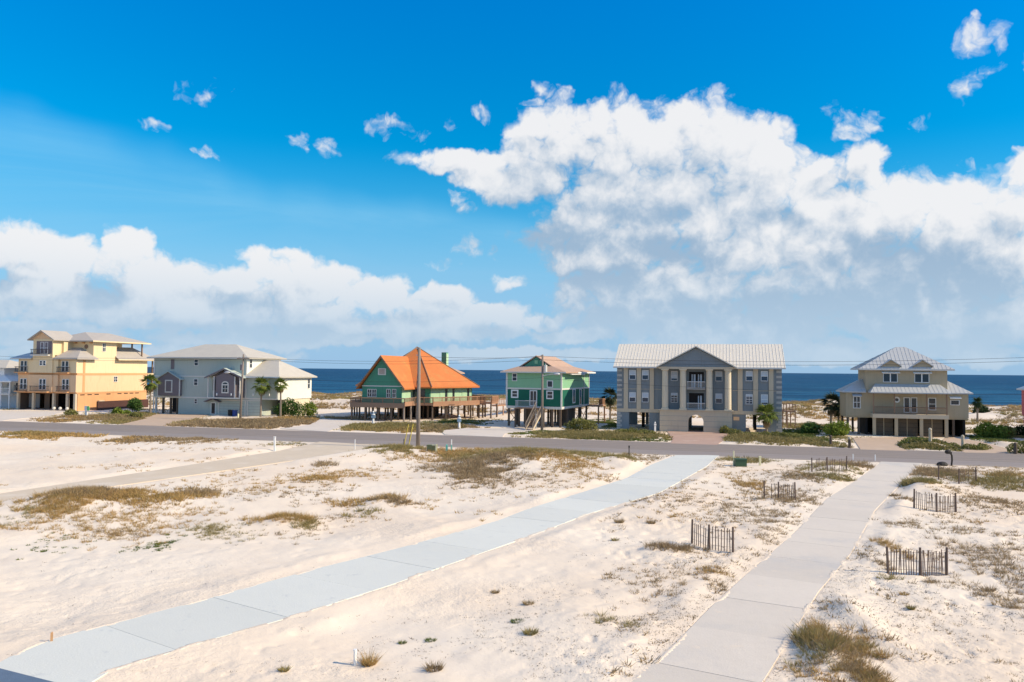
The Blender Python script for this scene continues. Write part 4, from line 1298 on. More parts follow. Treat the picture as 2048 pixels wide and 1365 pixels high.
# side stairs
so = MB()
for k in range(13):
    so.box(dk_[0][0] + 2.6 - 0.5, dk_[0][0] + 2.6 + 0.6, dk_[0][1] + 2.0 - 0.27 * (k + 1), dk_[0][1] + 2.0 - 0.27 * k, 2.7 - 0.2 * k - 0.06, 2.7 - 0.2 * k)
so.build('stair_treads', M['stilt'], H, kind='stuff')

# ================================================================== 5 grey-blue house with pale tan roof
H = house('beach_house', -101.0, 125.0, 'long pale blue-green house with mauve gabled bays, pale tan hip roof and two garage doors')
SF, SP_ = M['seafoam'], M['seafoam_sunlit']
cbox(SF, 'upper_wall', 0, 19.2, 0, 11.2, 6.9, 10.3, H)
cbox(SF, 'middle_wall', 0.0, 25.4, 0.01, 11.9, 3.0, 6.9, H)
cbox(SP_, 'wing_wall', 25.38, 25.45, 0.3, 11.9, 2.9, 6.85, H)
cbox(SF, 'lower_wall', 5.3, 22.4, 0.05, 10, 0.0, 3.0, H)
cbox(SF, 'lower_wall', 0.15, 5.3, 9.0, 9.3, 0.0, 3.0, H)
cbox(M['stone_pale'], 'lower_side_wall', 24.6, 25.3, 3.0, 11.7, 0.0, 3.0, H)
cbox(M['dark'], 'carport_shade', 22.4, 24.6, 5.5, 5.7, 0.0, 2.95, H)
for x in (0.45, 2.0, 3.6, 5.0):
    cbox(M['trim'] if x < 1 else M['stilt'], 'carport_post', x - 0.16, x + 0.16, 0.05, 0.37, -0.1, 2.9, H)
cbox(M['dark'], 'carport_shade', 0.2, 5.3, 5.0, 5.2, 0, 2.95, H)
for (z0, z1) in ((2.9, 3.15), (6.75, 6.95)):
    cbox(M['trim'], 'trim_band', -0.04, 25.45, -0.05, 0, z0, z1, H)
for x in (-0.05, 19.06, 25.3):
    cbox(M['trim'], 'corner_board', x, x + 0.22, -0.06, 0.01, 3.16 if x > 1 else 0.0, 10.2 if x < 20 else 6.74, H)
hip('roof', -0.9, 20.0, -0.9, 12.1, 10.3, 12.8, (6.6, 5.6), (13.3, 5.6), M['roof_tan'], H, 0.22)
cbox(M['trim'], 'fascia', -0.92, 20.02, -0.95, -0.902, 10.05, 10.28, H)
V_ = [(19.2, -0.8, 6.95), (26.2, -0.8, 6.95), (26.2, 12.7, 6.95), (19.2, 12.7, 6.95), (19.2, 5.6, 9.9), (22.2, 5.6, 9.9)]
slab_roof('wing_roof', V_, [(0, 1, 5, 4), (1, 2, 5), (2, 3, 4, 5)], 0.22, M['roof_tan'], H)
cbox(M['white'], 'fascia', 19.3, 26.22, -0.85, -0.8, 6.72, 6.93, H)
window(H, 3.95, 9.0, 0.75, 1.75, 0, split='', fr=0.05, frame=M['seafoam'], pane=M['mauve'], name='shutter')
for z in (9.35, 5.8):
    window(H, 8.9, z, 0.7, 1.05, 0, split='h', fr=0.08)
window(H, 8.95, 2.35, 0.5, 0.75, 0.05, split='h', fr=0.07)
cbox(SP_, 'side_wall', 19.2, 19.24, 0.02, 11.18, 6.98, 10.2, H)  # thin sheet that paints the sunlit side of the same siding
for y in (1.2, 10.2):
    window(H, y, 9.2, 0.7, 1.4, 19.24, face='r', split='h', fr=0.1)
window(H, 10.8, 5.6, 0.7, 1.7, 25.45, face='r', split='h', fr=0.1)
# left bay
cbox(M['mauve'], 'bay_wall', 1.45, 6.0, -0.7, 0, 3.3, 6.5, H)
MB().extr([(1.45, -0.7, 6.5), (6.0, -0.7, 6.5), (3.72, -0.7, 7.55)], (0, 0.7, 0)).build('bay_gable', M['mauve'], H)
V_ = [(1.0, -1.0, 6.3), (3.72, -1.0, 7.75), (6.45, -1.0, 6.3), (1.0, 0, 6.3), (3.72, 0, 7.75), (6.45, 0, 6.3)]
slab_roof('bay_roof', V_, [(0, 1, 4, 3), (1, 2, 5, 4)], 0.14, M['seafoam'], H)
for x in (1.36, 5.95): cbox(M['trim'], 'corner_board', x, x + 0.14, -0.76, -0.6, 3.2, 6.5, H)
window(H, 3.75, 5.0, 1.15, 1.9, -0.7, split='', fr=0.2, pane=M['mauve'], frame=M['trim'], name='shuttered_window')
# right bay with deep gable
cbox(M['mauve'], 'bay_wall', 13.2, 18.9, -0.9, 0, 3.2, 6.9, H)
cbox(M['mauve'], 'bay_wall', 14.1, 17.9, -1.5, -0.9, 3.3, 6.9, H)
MB().extr([(12.6, -0.9, 6.95), (19.1, -0.9, 6.95), (15.9, -0.9, 8.1)], (0, 0.9, 0)).build('bay_gable', M['mauve'], H)
MB().extr([(14.1, -1.5, 6.9), (17.9, -1.5, 6.9), (16.0, -1.5, 7.7)], (0, 0.6, 0)).build('bay_gable', M['mauve'], H)
V_ = [(12.0, -1.9, 6.8), (15.85, -1.9, 8.4), (19.7, -1.9, 6.8), (12.0, 0, 6.8), (15.85, 0.0, 8.4), (19.7, 0, 6.8)]
slab_roof('bay_roof', V_, [(0, 1, 4, 3), (1, 2, 5, 4)], 0.16, M['seafoam'], H)
for sgn in (-1, 1):
    MB().extr([(15.85, -1.93, 8.35), (15.85 + 3.85 * sgn, -1.93, 6.75), (15.85 + 3.85 * sgn, -1.93, 6.5), (15.85, -1.93, 8.08)], (0, 0.03, 0)).build('rake_board', M['mauve'], H)
for x in (12.55, 13.75, 17.95, 18.95):
    cbox(M['trim'], 'bay_post', x - 0.08, x + 0.08, -1.62, -1.46, 3.15, 6.9, H)
cbox(M['trim'], 'bay_sill', 12.4, 19.1, -1.65, -0.9, 3.0, 3.2, H)
for x in (13.35, 18.5):
    cbox(M['dark'], 'bay_opening', x - 0.26, x + 0.26, -0.95, -0.9, 4.4, 6.3, H)
window(H, 16.0, 4.75, 1.0, 1.2, -1.5, split='g', arch=True, fr=0.2, frame=M['trim'])
for x in (14.4, 17.3, 20.7, 23.9):
    y = -1.55 if x < 19 else -0.05
    MB().ball((x, y - 0.05, 3.75), 0.14, 0.1, 0.26).build('wall_lamp', M['white'], H)
# lower storey
gd = cbox(SF, 'garage_door', 13.9, 19.0, -0.02, 0.05, 0.1, 2.5, H)
for zz in (0.6, 1.1, 1.6, 2.1): cbox(M['mauve'], 'panel_joint', 13.9, 19.0, -0.026, -0.02, zz, zz + 0.03, gd)
gd = cbox(M['seafoam'], 'garage_door', 19.7, 22.2, -0.02, 0.05, 0.1, 2.5, H)
for zz in (0.6, 1.1, 1.6, 2.1): cbox(M['mauve'], 'panel_joint', 19.7, 22.2, -0.026, -0.02, zz, zz + 0.03, gd)
for x in (13.75, 19.1, 19.55, 22.3): cbox(M['trim'], 'door_casing', x - 0.08, x + 0.08, -0.05, 0.05, 0.0, 2.6, H)
cbox(M['trim'], 'door_casing', 13.7, 22.35, -0.06, 0.05, 2.6, 2.75, H)
window(H, 12.6, 1.15, 0.75, 1.9, 0.05, split='', fr=0.12, name='entrance_door')
V_ = [(11.3, -1.0, 2.45), (12.8, -1.0, 3.0), (14.3, -1.0, 2.45), (11.3, 0, 2.45), (12.8, 0, 3.0), (14.3, 0, 2.45)]
slab_roof('door_hood', V_, [(0, 1, 4, 3), (1, 2, 5, 4)], 0.14, M['mauve'], H)

# ================================================================== 6 yellow and peach house
H = house('apartment_house', -132.5, 125.5, 'tall pale yellow and peach stucco house with stepped tile roofs and iron balconies')
YE, PE, OR = M['yellow'], M['peach'], M['orange_st']
cbox(PE, 'lower_wall', 0.2, 14.0, 0.02, 19.0, 3.4, 7.0, H)
cbox(YE, 'middle_wall', 0.2, 14.0, 0.0, 19.0, 7.0, 9.9, H)
cbox(OR, 'band', 0.15, 14.06, -0.06, 19.05, 6.75, 7.15, H)
cbox(OR, 'band', 0.15, 14.06, -0.06, 19.05, 3.25, 3.5, H)
cbox(OR, 'ground_side_wall', 13.7, 13.98, 0.3, 19.0, 0, 3.25, H)
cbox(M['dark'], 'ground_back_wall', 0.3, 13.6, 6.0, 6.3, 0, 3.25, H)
cbox(M['stilt'], 'ground_side_wall', 0.25, 0.5, 0.3, 6.0, 0, 3.25, H)
for x in (0.45, 4.1, 8.85, 12.0, 13.75):
    cbox(M['stone'], 'ground_column', x - 0.22, x + 0.22, -0.25, 0.2, 0, 3.25, H)
for x in (1.4, 2.9):
    cbox(M['quoin_b'], 'garage_door', x - 0.55, x + 0.55, 2.0, 2.1, 0.3, 3.0, H)
for x in (5.4, 7.4):
    cbox(M['stilt'], 'ground_panel', x - 0.4, x + 0.8, 1.6, 1.7, 0, 3.2, H)
for x in (9.6, 11.0, 12.6):
    MB().ball((x, -0.7, 0.45), 0.3, 0.3, 0.3).build('planter_ball', M['trim'], H)
# wall piers on the front
for x0, x1 in ((2.9, 4.1), (8.75, 9.9), (12.7, 14.1)):
    cbox(PE, 'pier', x0, x1, -0.35, 0.0, 3.5, 6.75, H)
    cbox(YE, 'pier', x0, x1, -0.35, 0.0, 7.15, 9.7, H)
cbox(PE, 'bay_wall', 4.1, 8.75, -0.55, 0.0, 3.5, 6.75, H)
cbox(YE, 'bay_wall', 4.1, 8.75, -0.55, 0.0, 7.15, 10.5, H)
cbox(OR, 'shade_strip', 14.0, 14.08, 1.4, 1.9, 3.5, 9.7, H)  # orange strip painting the shade of a recess onto the side wall
# tower and third storey
cbox(YE, 'tower_wall', 4.1, 8.7, -0.5, 1.6, 10.5, 13.6, H)
cbox(YE, 'upper_wall', 4.0, 9.2, 1.6, 17.0, 9.9, 13.5, H)
cbox(YE, 'upper_wall', 9.2, 14.0, 3.9, 10.0, 9.9, 13.5, H)
cbox(YE, 'upper_wall', 9.2, 11.4, 10.0, 14.5, 9.9, 13.3, H)
gr = M['roof_greytan']
gable_x('tower_roof', 3.3, 9.5, -1.2, 5.0, 13.5, 15.3, gr, H, 0.2)
MB().extr([(3.7, -0.45, 13.55), (9.1, -0.45, 13.55), (6.4, -0.45, 15.1)], (0, 1, 0)).build('tower_gable', PE, H)
hip('roof', 3.2, 15.0, 2.6, 18.8, 13.45, 15.3, (8.6, 7.5), (9.4, 13), gr, H, 0.22)
cbox(M['yellow'], 'fascia', 15.0, 15.05, 2.6, 18.8, 13.2, 13.45, H)
for y in (3.6, 4.6, 5.6):
    cbox(OR, 'bracket', 9.9 + (y - 3.6) * 1.8, 10.15 + (y - 3.6) * 1.8, 3.3, 3.9, 12.9, 13.15, H)
V_ = [(9.2, -1.0, 9.95), (14.9, -1.0, 9.95), (14.9, 4.3, 9.95), (9.2, 4.3, 9.95), (11.2, 3.9, 12.1), (9.2, 3.9, 12.1)]
slab_roof('front_roof', V_, [(0, 1, 4, 5), (1, 2, 4)], 0.2, gr, H)
V_ = [(-0.9, -1.0, 9.95), (4.1, -1.0, 9.95), (4.1, 3.4, 11.9), (3.4, 3.4, 11.9), (-0.9, 12.0, 9.95), (3.4, 9.0, 11.9), (4.1, 9, 11.9), (4.1, 12, 9.95)]
slab_roof('left_roof', V_, [(0, 1, 2, 3), (4, 0, 3, 5), (3, 2, 6, 5), (5, 6, 7, 4)], 0.2, M['roof_grey'], H)
V_ = [(11.4, 9.6, 12.5), (14.9, 9.6, 9.95), (14.9, 21.3, 9.95), (11.4, 17.5, 12.5), (11.4, 21.3, 9.95)]
V_[0] = (11.4, 9.9, 12.4)
slab_roof('rear_roof', V_, [(0, 1, 2, 3), (3, 2, 4)], 0.2, gr, H)
cbox(M['yellow'], 'fascia', 14.9, 14.95, 9.6, 21.3, 9.72, 9.93, H)
for x, y in ((13.9, 17.4), (11.4, 17.4)):
    cbox(M['deck'], 'roof_post', x - 0.12, x + 0.12, y - 0.12, y + 0.12, 10.6, 13.4, H)
cbox(M['deck'], 'roof_post', 13.6, 13.84, 20.8, 21.04, 3.3, 9.8, H)
cbox(YE, 'rear_balcony', 11.0, 14.2, 19.0, 21.4, 6.7, 7.1, H)
cbox(YE, 'rear_balcony', 11.0, 14.2, 19.0, 21.4, 3.2, 3.5, H)
rail(H, [(14.1, 19.0, 7.1), (14.1, 21.3, 7.1)], 1.1, M['rail_dk'])
rail(H, [(14.1, 19.0, 3.5), (14.1, 21.3, 3.5)], 1.1, M['rail_dk'])
# openings
for (x, y, z, h) in ((6.7, -0.5, 11.9, 2.1),):
    for k in (-0.5, 0.5):
        window(H, x + k, z, 0.6, h, y, split='h', fr=0.08, name='balcony_door')
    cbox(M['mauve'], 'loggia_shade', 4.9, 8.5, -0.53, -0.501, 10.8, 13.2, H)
for (x, y, z, h) in ((1.5, 0, 8.4, 1.9), (11.2, 0, 8.4, 1.9), (1.5, 0.02, 4.95, 1.9), (6.6, -0.55, 4.95, 1.9), (11.4, 0.02, 4.95, 1.9)):
    for k in (-0.42, 0.42):
        window(H, x + k, z, 0.55, h, y, split='h', fr=0.09, name='balcony_door')
window(H, 6.1, 9.0, 0.5, 0.8, -0.55, split='h', fr=0.1); window(H, 6.9, 9.0, 0.5, 0.8, -0.55, split='h', fr=0.1)
for (x0, x1, y, z) in ((4.3, 8.5, -0.55, 10.6), (0.1, 2.8, 0, 7.25), (9.9, 12.6, 0, 7.25), (0.1, 2.8, 0, 3.6), (4.3, 8.5, -0.55, 3.6), (9.9, 12.6, 0, 3.6)):
    cbox(OR if z < 8 else M['trim'], 'balcony_slab', x0, x1, y - 0.9, y - 0.36, z - 0.18, z, H)
    rail(H, [(x0 + 0.05, y - 0.35, z), (x0 + 0.05, y - 0.85, z), (x1 - 0.05, y - 0.85, z), (x1 - 0.05, y - 0.35, z)], 1.0, M['rail_dk'], sp=0.13)
window(H, 6.6, 12.2, 0.75, 1.5, 14.0, face='r', split='g', fr=0.06)
window(H, 9.9, 5.95, 0.9, 1.0, 14.02, face='r', split='g', fr=0.06)
rn = MB().extr([(12.3 + 0.45 * math.cos(k * math.pi / 4), 3.84, 12.3 + 0.45 * math.sin(k * math.pi / 4)) for k in range(8)], (0, 0.06, 0)).build('round_vent', M['deck'], H)
for y in (1.5, 3.3, 5.1, 8.2, 11.2, 13.0, 14.6, 16.2):
    cbox(M['dark'], 'vent_slot', 13.98, 13.995, y - 0.6, y + 0.5, 2.9, 3.08, H)
cbox(M['stone'], 'service_box', 14.0, 14.5, 5.2, 6.6, 0, 1.8, H)

# low dark garden wall between the yellow and the grey-blue house
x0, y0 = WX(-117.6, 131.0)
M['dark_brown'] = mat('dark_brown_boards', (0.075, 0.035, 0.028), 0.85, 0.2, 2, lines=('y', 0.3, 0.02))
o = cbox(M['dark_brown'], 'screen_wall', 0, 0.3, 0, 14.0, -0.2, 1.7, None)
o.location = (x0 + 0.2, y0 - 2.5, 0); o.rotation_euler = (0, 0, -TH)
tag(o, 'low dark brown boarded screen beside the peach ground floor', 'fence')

# ================================================================== 7 white house at the left edge
H = house('beach_house', -148.0, 128.0, 'white house cut off by the left edge of the photograph with a pale hip roof')
cbox(M['white'], 'upper_wall', 0, 9.6, 0, 9, 5.6, 8.0, H)
cbox(M['trim'], 'middle_wall', 0, 12.3, 1.5, 9, 3.0, 5.6, H)
cbox(M['white'], 'lower_wall', 0.5, 12.0, 1.0, 9, 0, 3.0, H)
hip('roof', -0.6, 10.6, -0.6, 9.6, 8.0, 9.6, (3.5, 4.5), (6, 4.5), M['roof_tan'], H, 0.2)
V_ = [(8.0, -1.6, 5.4), (13.0, -1.6, 5.4), (13.0, 9.5, 5.4), (9.6, 9.5, 6.6), (9.6, 0.0, 6.6)]
slab_roof('porch_roof', [(0.0, -1.6, 5.4), (13.0, -1.6, 5.4), (9.6, 0.0, 6.6), (0.0, 0.0, 6.6), (13.0, 9.0, 5.4), (9.6, 9.0, 6.6)], [(0, 1, 2, 3), (1, 4, 5, 2)], 0.2, M['white'], H)
cbox(M['trim'], 'porch_slab', 0, 12.6, -1.4, 1.5, 2.7, 3.0, H)
for x in (6.0, 8.2, 10.3, 12.4):
    cbox(M['white'], 'porch_post', x - 0.12, x + 0.12, -1.35, -1.1, 0.0, 5.3, H)
rail(H, [(0, -1.25, 3.0), (12.4, -1.25, 3.0)], 1.0, M['white'], sp=0.14)
for x in (7.2, 9.4, 11.4):
    window(H, x, 4.2, 0.8, 1.6, 1.5, split='h', fr=0.08)
for x in (8.8, 11.2):
    cbox(M['curtain'], 'garage_door', x - 0.9, x + 0.9, 0.93, 1.0, 0.05, 2.5, H)

# ================================================================== 8 pink house at the right edge
H = house('beach_house', 40.0, 118.0, 'pink and blue-grey house cut off by the right edge of the photograph')
cbox(M['pink'], 'upper_wall', 0.3, 9, 0.5, 9, 2.9, 6.6, H)
cbox(M['pink'], 'lower_wall', 0.5, 9, 3.0, 9, 0, 2.9, H)
cbox(M['trim'], 'trim_band', 0.0, 9, -0.2, 0.5, 2.7, 2.95, H)
for x in (0.1, 3.0, 6.0):
    cbox(M['trim'], 'porch_post', x, x + 0.3, -0.2, 0.1, 0, 6.6, H)
hip('roof', -0.2, 10, -0.5, 9.4, 6.6, 8.6, (3.5, 4.5), (6, 4.5), M['roof_grey'], H, 0.2)
cbox(M['glass'], 'porch_glass', 0.6, 2.9, 0.43, 0.5, 3.6, 5.8, H)
rail(H, [(0.2, -0.1, 2.95), (6.0, -0.1, 2.95)], 1.0, M['white'])

# ================================================================== dune walkovers and boarded steps behind the houses
def walkway(u0, v0, u1, v1, z0, z1, ms, label):
    x0, y0 = WX(u0, v0); x1, y1 = WX(u1, v1)
    r = empty('dune_walkway', x0, y0, 0, math.atan2(y1 - y0, x1 - x0), label, 'boardwalk')
    L = math.dist((x0, y0), (x1, y1))
    MB().add([(0, -0.7, z0), (L, -0.7, z1), (L, 0.7, z1), (0, 0.7, z0), (0, -0.7, z0 - 0.2), (L, -0.7, z1 - 0.2), (L, 0.7, z1 - 0.2), (0, 0.7, z0 - 0.2)],
             [(0, 1, 2, 3), (7, 6, 5, 4), (0, 4, 5, 1), (1, 5, 6, 2), (2, 6, 7, 3), (3, 7, 4, 0)]).build('walk_deck', ms, r)
    for s in (-0.68, 0.68):
        rail(r, [(0, s, z0), (L, s, z1)], 1.0, ms, sp=0.5, post=1.8)
    for k in range(int(L / 2.5) + 1):
        for s in (-0.6, 0.6):
            x = k * 2.5
            cbox(ms, 'walk_post', x - 0.07, x + 0.07, s - 0.07, s + 0.07, -1.2, z0 + (z1 - z0) * x / L, r)
    return r


walkway(-41.0, 142.0, -36.5, 165.0, 2.0, 2.2, M['deck_red'], 'brown dune walkway leaving the deck of the orange-roofed house')
walkway(10.0, 131.0, 9.0, 136.0, 2.6, 2.6, M['deck'], 'brown stairs and landing behind the right end of the columned house')

# ================================================================== utility poles and wires
def pole(x, y, h, lean, label, arm=None, lamp=None, can=None, rr=0.16, a_rz=0.0):
    z = gz(x, y)
    r = empty('utility_pole', x, y, z, a_rz, label, 'utility pole', 'wooden poles along the road')
    MB().tube((0, 0, -0.5), (lean, 0, h), rr * 1.25, rr * 0.8, 10).build('mast', M['pole'], r, smooth=True)
    if arm:
        ao = MB().box(-arm + lean, arm + lean, -0.22, -0.05, h - 0.8, h - 0.6).build('crossarm', M['pole'], r)
        for k in (-1, -0.4, 0.4, 1):
            MB().tube((k * arm * 0.92 + lean, -0.08, h - 0.63), (k * arm * 0.92 + lean, -0.08, h - 0.38), 0.06, 0.04, 6).build('insulator', M['galv'], ao)
    else:
        for zz in (h - 0.15, h - 0.9):
            MB().tube((lean, 0, zz), (lean - 0.35, 0, zz + 0.08), 0.05, 0.04, 6).build('insulator', M['galv'], r)
    if lamp:
        s, zl, L = lamp
        ao = MB().path([(lean * zl / h, -0.1, zl), (lean * zl / h + s * L * 0.5, -0.12, zl + 0.22), (s * L, -0.12, zl + 0.3)], 0.06, 6).build('lamp_arm', M['galv'], r)
        MB().ball((s * (L + 0.3), -0.12, zl + 0.3), 0.5, 0.22, 0.17).build('lamp_head', M['galv'], ao, smooth=True)
    if can:
        s, zc, ms = can
        co = MB().tube((s * 0.42 + lean, -0.05, zc), (s * 0.42 + lean, -0.05, zc + 0.95), 0.24, 0.24, 12).build('transformer_can', ms, r)
        MB().tube((s * 0.42 + lean, -0.05, zc + 0.95), (s * 0.42 + lean, -0.05, zc + 1.15), 0.05, 0.05, 6).build('bushing', M['trim'], co)
    return r


p1 = (*WX(-75.33, 113.6),); p2 = (*WX(-32.03, 81.4),); p3 = (*WX(-24.6, 109.4),); p4 = WX(62.0, 112.0); p0 = WX(-150.0, 112.5)
P1 = pole(*p1, 10.6, 0.35, 'leaning pale wooden pole with crossarm, transformer and street lamp before the grey-blue house', arm=1.0, lamp=(-1, 7.35, 1.9), can=(-0.6, 8.0, M['mauve']))
P2 = pole(*p2, 10.75, 0.0, 'bare brown wooden pole standing on the near side of the road before the orange roof', rr=0.19)
P3 = pole(*p3, 10.6, 0.0, 'grey wooden pole with white transformer and street lamp before the green stilt house', lamp=(1, 7.6, 1.7), can=(1, 8.2, M['trim']))


def wire(a, za, b, zb, sag, label, r=0.018):
    pts = []
    n = 24
    for i in range(n + 1):
        f = i / n
        pts.append((a[0] + (b[0] - a[0]) * f, a[1] + (b[1] - a[1]) * f, za + (zb - za) * f - sag * 4 * f * (1 - f)))
    o = MB().path(pts, r, 4).build('overhead_wire', M['wire'])
    return tag(o, label, 'wire', 'overhead wires')


wire(p0, 10.9, p1, 10.15, 0.6, 'upper wire leaving the leftmost pole towards the left')
wire(p0, 10.3, p1, 9.85, 0.6, 'lower wire leaving the leftmost pole towards the left')
wire(p1, 10.2, p3, 10.5, 0.7, 'upper wire between the leftmost pole and the pole before the green house')
wire(p1, 9.9, p3, 10.0, 0.7, 'lower wire between the leftmost pole and the pole before the green house')
wire(p3, 10.5, p4, 12.3, 1.3, 'upper wire running right from the pole with white transformer')
wire(p3, 10.0, p4, 11.9, 1.3, 'lower wire running right from the pole with white transformer')
wire(p2, 9.9, p3, 10.45, 0.2, 'wire crossing the road from the bare brown pole')
wire(p1, 7.2, p3, 7.5, 0.8, 'thin telephone cable passing low before the orange-roofed house', 0.014)
wire(p3, 7.4, p4, 7.0, 1.2, 'thin telephone cable passing low before the columned house', 0.014)

# guy wires with yellow guards at the bare pole
M['yellow_guard'] = mat('yellow_plastic', (0.60, 0.47, 0.08), 0.6, 0.1, 3)
for k, (dx, dy) in enumerate(((-0.95, -0.55), (-1.5, -0.1))):
    x, y = p2[0] + dx, p2[1] + dy
    r = empty('guy_wire', x, y, gz(x, y), 0, ('steeper' if k == 0 else 'flatter') + ' guy wire with yellow guard left of the bare brown pole', 'guy wire', 'guy wires of the bare brown pole')
    zt = 9.2 if k == 0 else 8.0
    MB().tube((0, 0, 0), (-dx, -dy, zt), 0.015, 0.015, 4).build('cable', M['wire'], r)
    f = 2.4 / zt
    MB().tube((0, 0, 0), (-dx * f * (1.8 if k == 0 else 1), -dy * f, 2.4), 0.05, 0.05, 6).build('guard', M['yellow_guard'], r)

# ================================================================== picket sand fences
def fence(pts, label, h=1.1, n=12, gaps=()):
    x0, y0 = pts[0]
    r = empty('picket_fence', x0, y0, 0, 0, label, 'fence', 'short runs of picket sand fence')
    pk = MB().box(-0.019, 0.019, -0.008, 0.008, 0, 1).build('picket', M['picket'], r)
    pm = pk.data
    first = True
    for i, (x, y) in enumerate(pts):
        g0 = gz(x, y)
        lx, ly = R.uniform(-0.05, 0.05), R.uniform(-0.04, 0.04)
        MB().tube((x - x0, y - y0, g0 - 0.3), (x - x0 + lx, y - y0 + ly, g0 + h + 0.05), 0.06, 0.05, 7).build('post', M['picket'], r)
    for si, (a, b) in enumerate(zip(pts[:-1], pts[1:])):
        L = math.dist(a, b)
        ang = math.atan2(b[1] - a[1], b[0] - a[0])
        for i in range(1, n):
            f = i / n
            x = a[0] + (b[0] - a[0]) * f; y = a[1] + (b[1] - a[1]) * f
            if R.random() < (gaps[si] if si < len(gaps) else 0): continue
            if first: o = pk; first = False
            else: o = link('picket', pm, r)
            o.location = (x - x0 + R.uniform(-0.01, 0.01), y - y0 - 0.03, gz(x, y) - 0.03 + R.uniform(-0.03, 0.03))
            o.scale = (1, 1, h * R.uniform(0.9, 1.02))
            o.rotation_euler = (R.uniform(-0.04, 0.04), R.uniform(-0.05, 0.05), ang)
        for zz in (0.22, h * 0.52, h * 0.85):
            mb = MB()
            m2 = 6
            for i in range(m2):
                f0, f1 = i / m2, (i + 1) / m2
                q0 = (a[0] + (b[0] - a[0]) * f0, a[1] + (b[1] - a[1]) * f0); q1 = (a[0] + (b[0] - a[0]) * f1, a[1] + (b[1] - a[1]) * f1)
                mb.tube((q0[0] - x0, q0[1] - y0, gz(*q0) + zz), (q1[0] - x0, q1[1] - y0, gz(*q1) + zz), 0.006, 0.006, 4)
            mb.build('wire_strand', M['wire'], r)
    return r


fence([(8.9, 39.47), (9.52, 38.52), (10.45, 37.83)], 'picket fence nearest the pale driveway with three posts stepping down to the right', 1.12, 8, ())
fence([(16.99, 53.85), (17.74, 53.28), (18.81, 53.15)], 'picket fence in the middle left of the narrow driveway with its left bay half missing', 1.12, 8, (0.55, 0))
fence([(25.32, 67.58), (26.66, 67.68), (28.59, 68.48)], 'farthest picket fence left of the narrow driveway in brown grass', 1.12, 8, (0.5, 0.2))
fence([(16.11, 34.36), (17.43, 34.24), (18.63, 34.45)], 'large nearest picket fence right of the narrow driveway with all its pickets', 1.12, 13, ())
fence([(25.11, 50.11), (26.29, 49.65), (27.6, 49.89)], 'middle picket fence right of the narrow driveway', 1.12, 11, ())
fence([(34.33, 64.55), (34.89, 62.61), (36.47, 62.99)], 'farthest picket fence right of the narrow driveway, half sunk in grass', 1.12, 9, (0.6, 0.2))

# ================================================================== small things by the road
def gp(x, y):
    return (x, y, gz(x, y))


def single(name, mb, ms, x, y, label, cat, group=None, rz=0.0):
    o = mb.build(name, ms)
    o.location = gp(x, y); o.rotation_euler = (0, 0, rz)
    return tag(o, label, cat, group)


M['box_green'] = mat('dark_green_steel', (0.035, 0.085, 0.045), 0.55, 0.1, 2, spec=0.4)
M['box_olive'] = mat('olive_green_steel', (0.19, 0.21, 0.10), 0.6, 0.1, 2)
M['pale_yellow'] = mat('pale_yellow_plastic', (0.70, 0.66, 0.42), 0.6, 0.08, 2)
M['teal'] = mat('teal_plastic', (0.12, 0.42, 0.36), 0.6, 0.08, 2)
M['pvc'] = mat('white_plastic_pipe', (0.78, 0.78, 0.76), 0.45, 0.05, 2)
M['black'] = mat('black_steel', (0.025, 0.022, 0.02), 0.6, 0.15, 3)
M['raw_wood'] = mat('fresh_stake_wood', (0.50, 0.29, 0.15), 0.85, 0.2, 6)
M['sign_green'] = mat('bright_green_panel', (0.16, 0.55, 0.20), 0.5, 0.06, 2)
M['blue_grey'] = mat('blue_grey_paint', (0.22, 0.32, 0.42), 0.5, 0.08, 2)

single('marker_post', MB().box(-0.09, 0.09, -0.09, 0.09, -0.2, 1.45).box(-0.11, 0.11, -0.11, 0.11, 1.45, 1.5), M['pvc'], -24.12, 81.98, 'stout white square post beside the road on the left sand', 'post')
x, y = -8.05, 82.6
r = empty('utility_box', x, y, gz(x, y), -TH, 'low olive green cable box with a pale yellow marker beside the bare pole', 'utility box')
MB().box(-0.5, 0.4, -0.35, 0.35, -0.1, 0.6).box(-0.54, 0.44, -0.39, 0.39, 0.6, 0.66).build('cabinet', M['box_olive'], r)
MB().box(0.45, 0.62, -0.5, -0.38, -0.1, 0.75).box(0.1, 0.62, -0.52, -0.36, 0.62, 0.72).build('marker', M['pale_yellow'], r)
single('cable_pedestal', MB().box(-0.1, 0.1, -0.1, 0.1, -0.1, 0.7).add([(-0.1, -0.1, 0.7), (0.1, -0.1, 0.7), (0.1, 0.1, 0.7), (-0.1, 0.1, 0.7), (0, 0, 0.85)], [(0, 1, 4), (1, 2, 4), (2, 3, 4), (3, 0, 4)]), M['teal'], -6.6, 82.6, 'short teal pedestal right of the olive cable box', 'pedestal')
r = empty('marker_post', -6.2, 83.6, gz(-6.2, 83.6), 0, 'taller teal and white marker post right of the olive cable box', 'post')
MB().tube((0, 0, -0.1), (0, 0, 0.7), 0.06, 0.06, 8).build('lower_tube', M['teal'], r)
MB().tube((0, 0, 0.7), (0, 0, 1.25), 0.06, 0.05, 8).build('upper_tube', M['pvc'], r)
single('marker_post', MB().tube((0, 0, -0.1), (0, 0, 1.1), 0.05, 0.04, 8), M['pvc'], -16.4, 84.4, 'thin white marker post left of the yellow guy guards', 'post')
single('marker_post', MB().tube((0, 0, -0.1), (0, 0, 0.9), 0.04, 0.04, 6), M['black'], -11.2, 84.0, 'thin dark post just right of the bare pole', 'post')
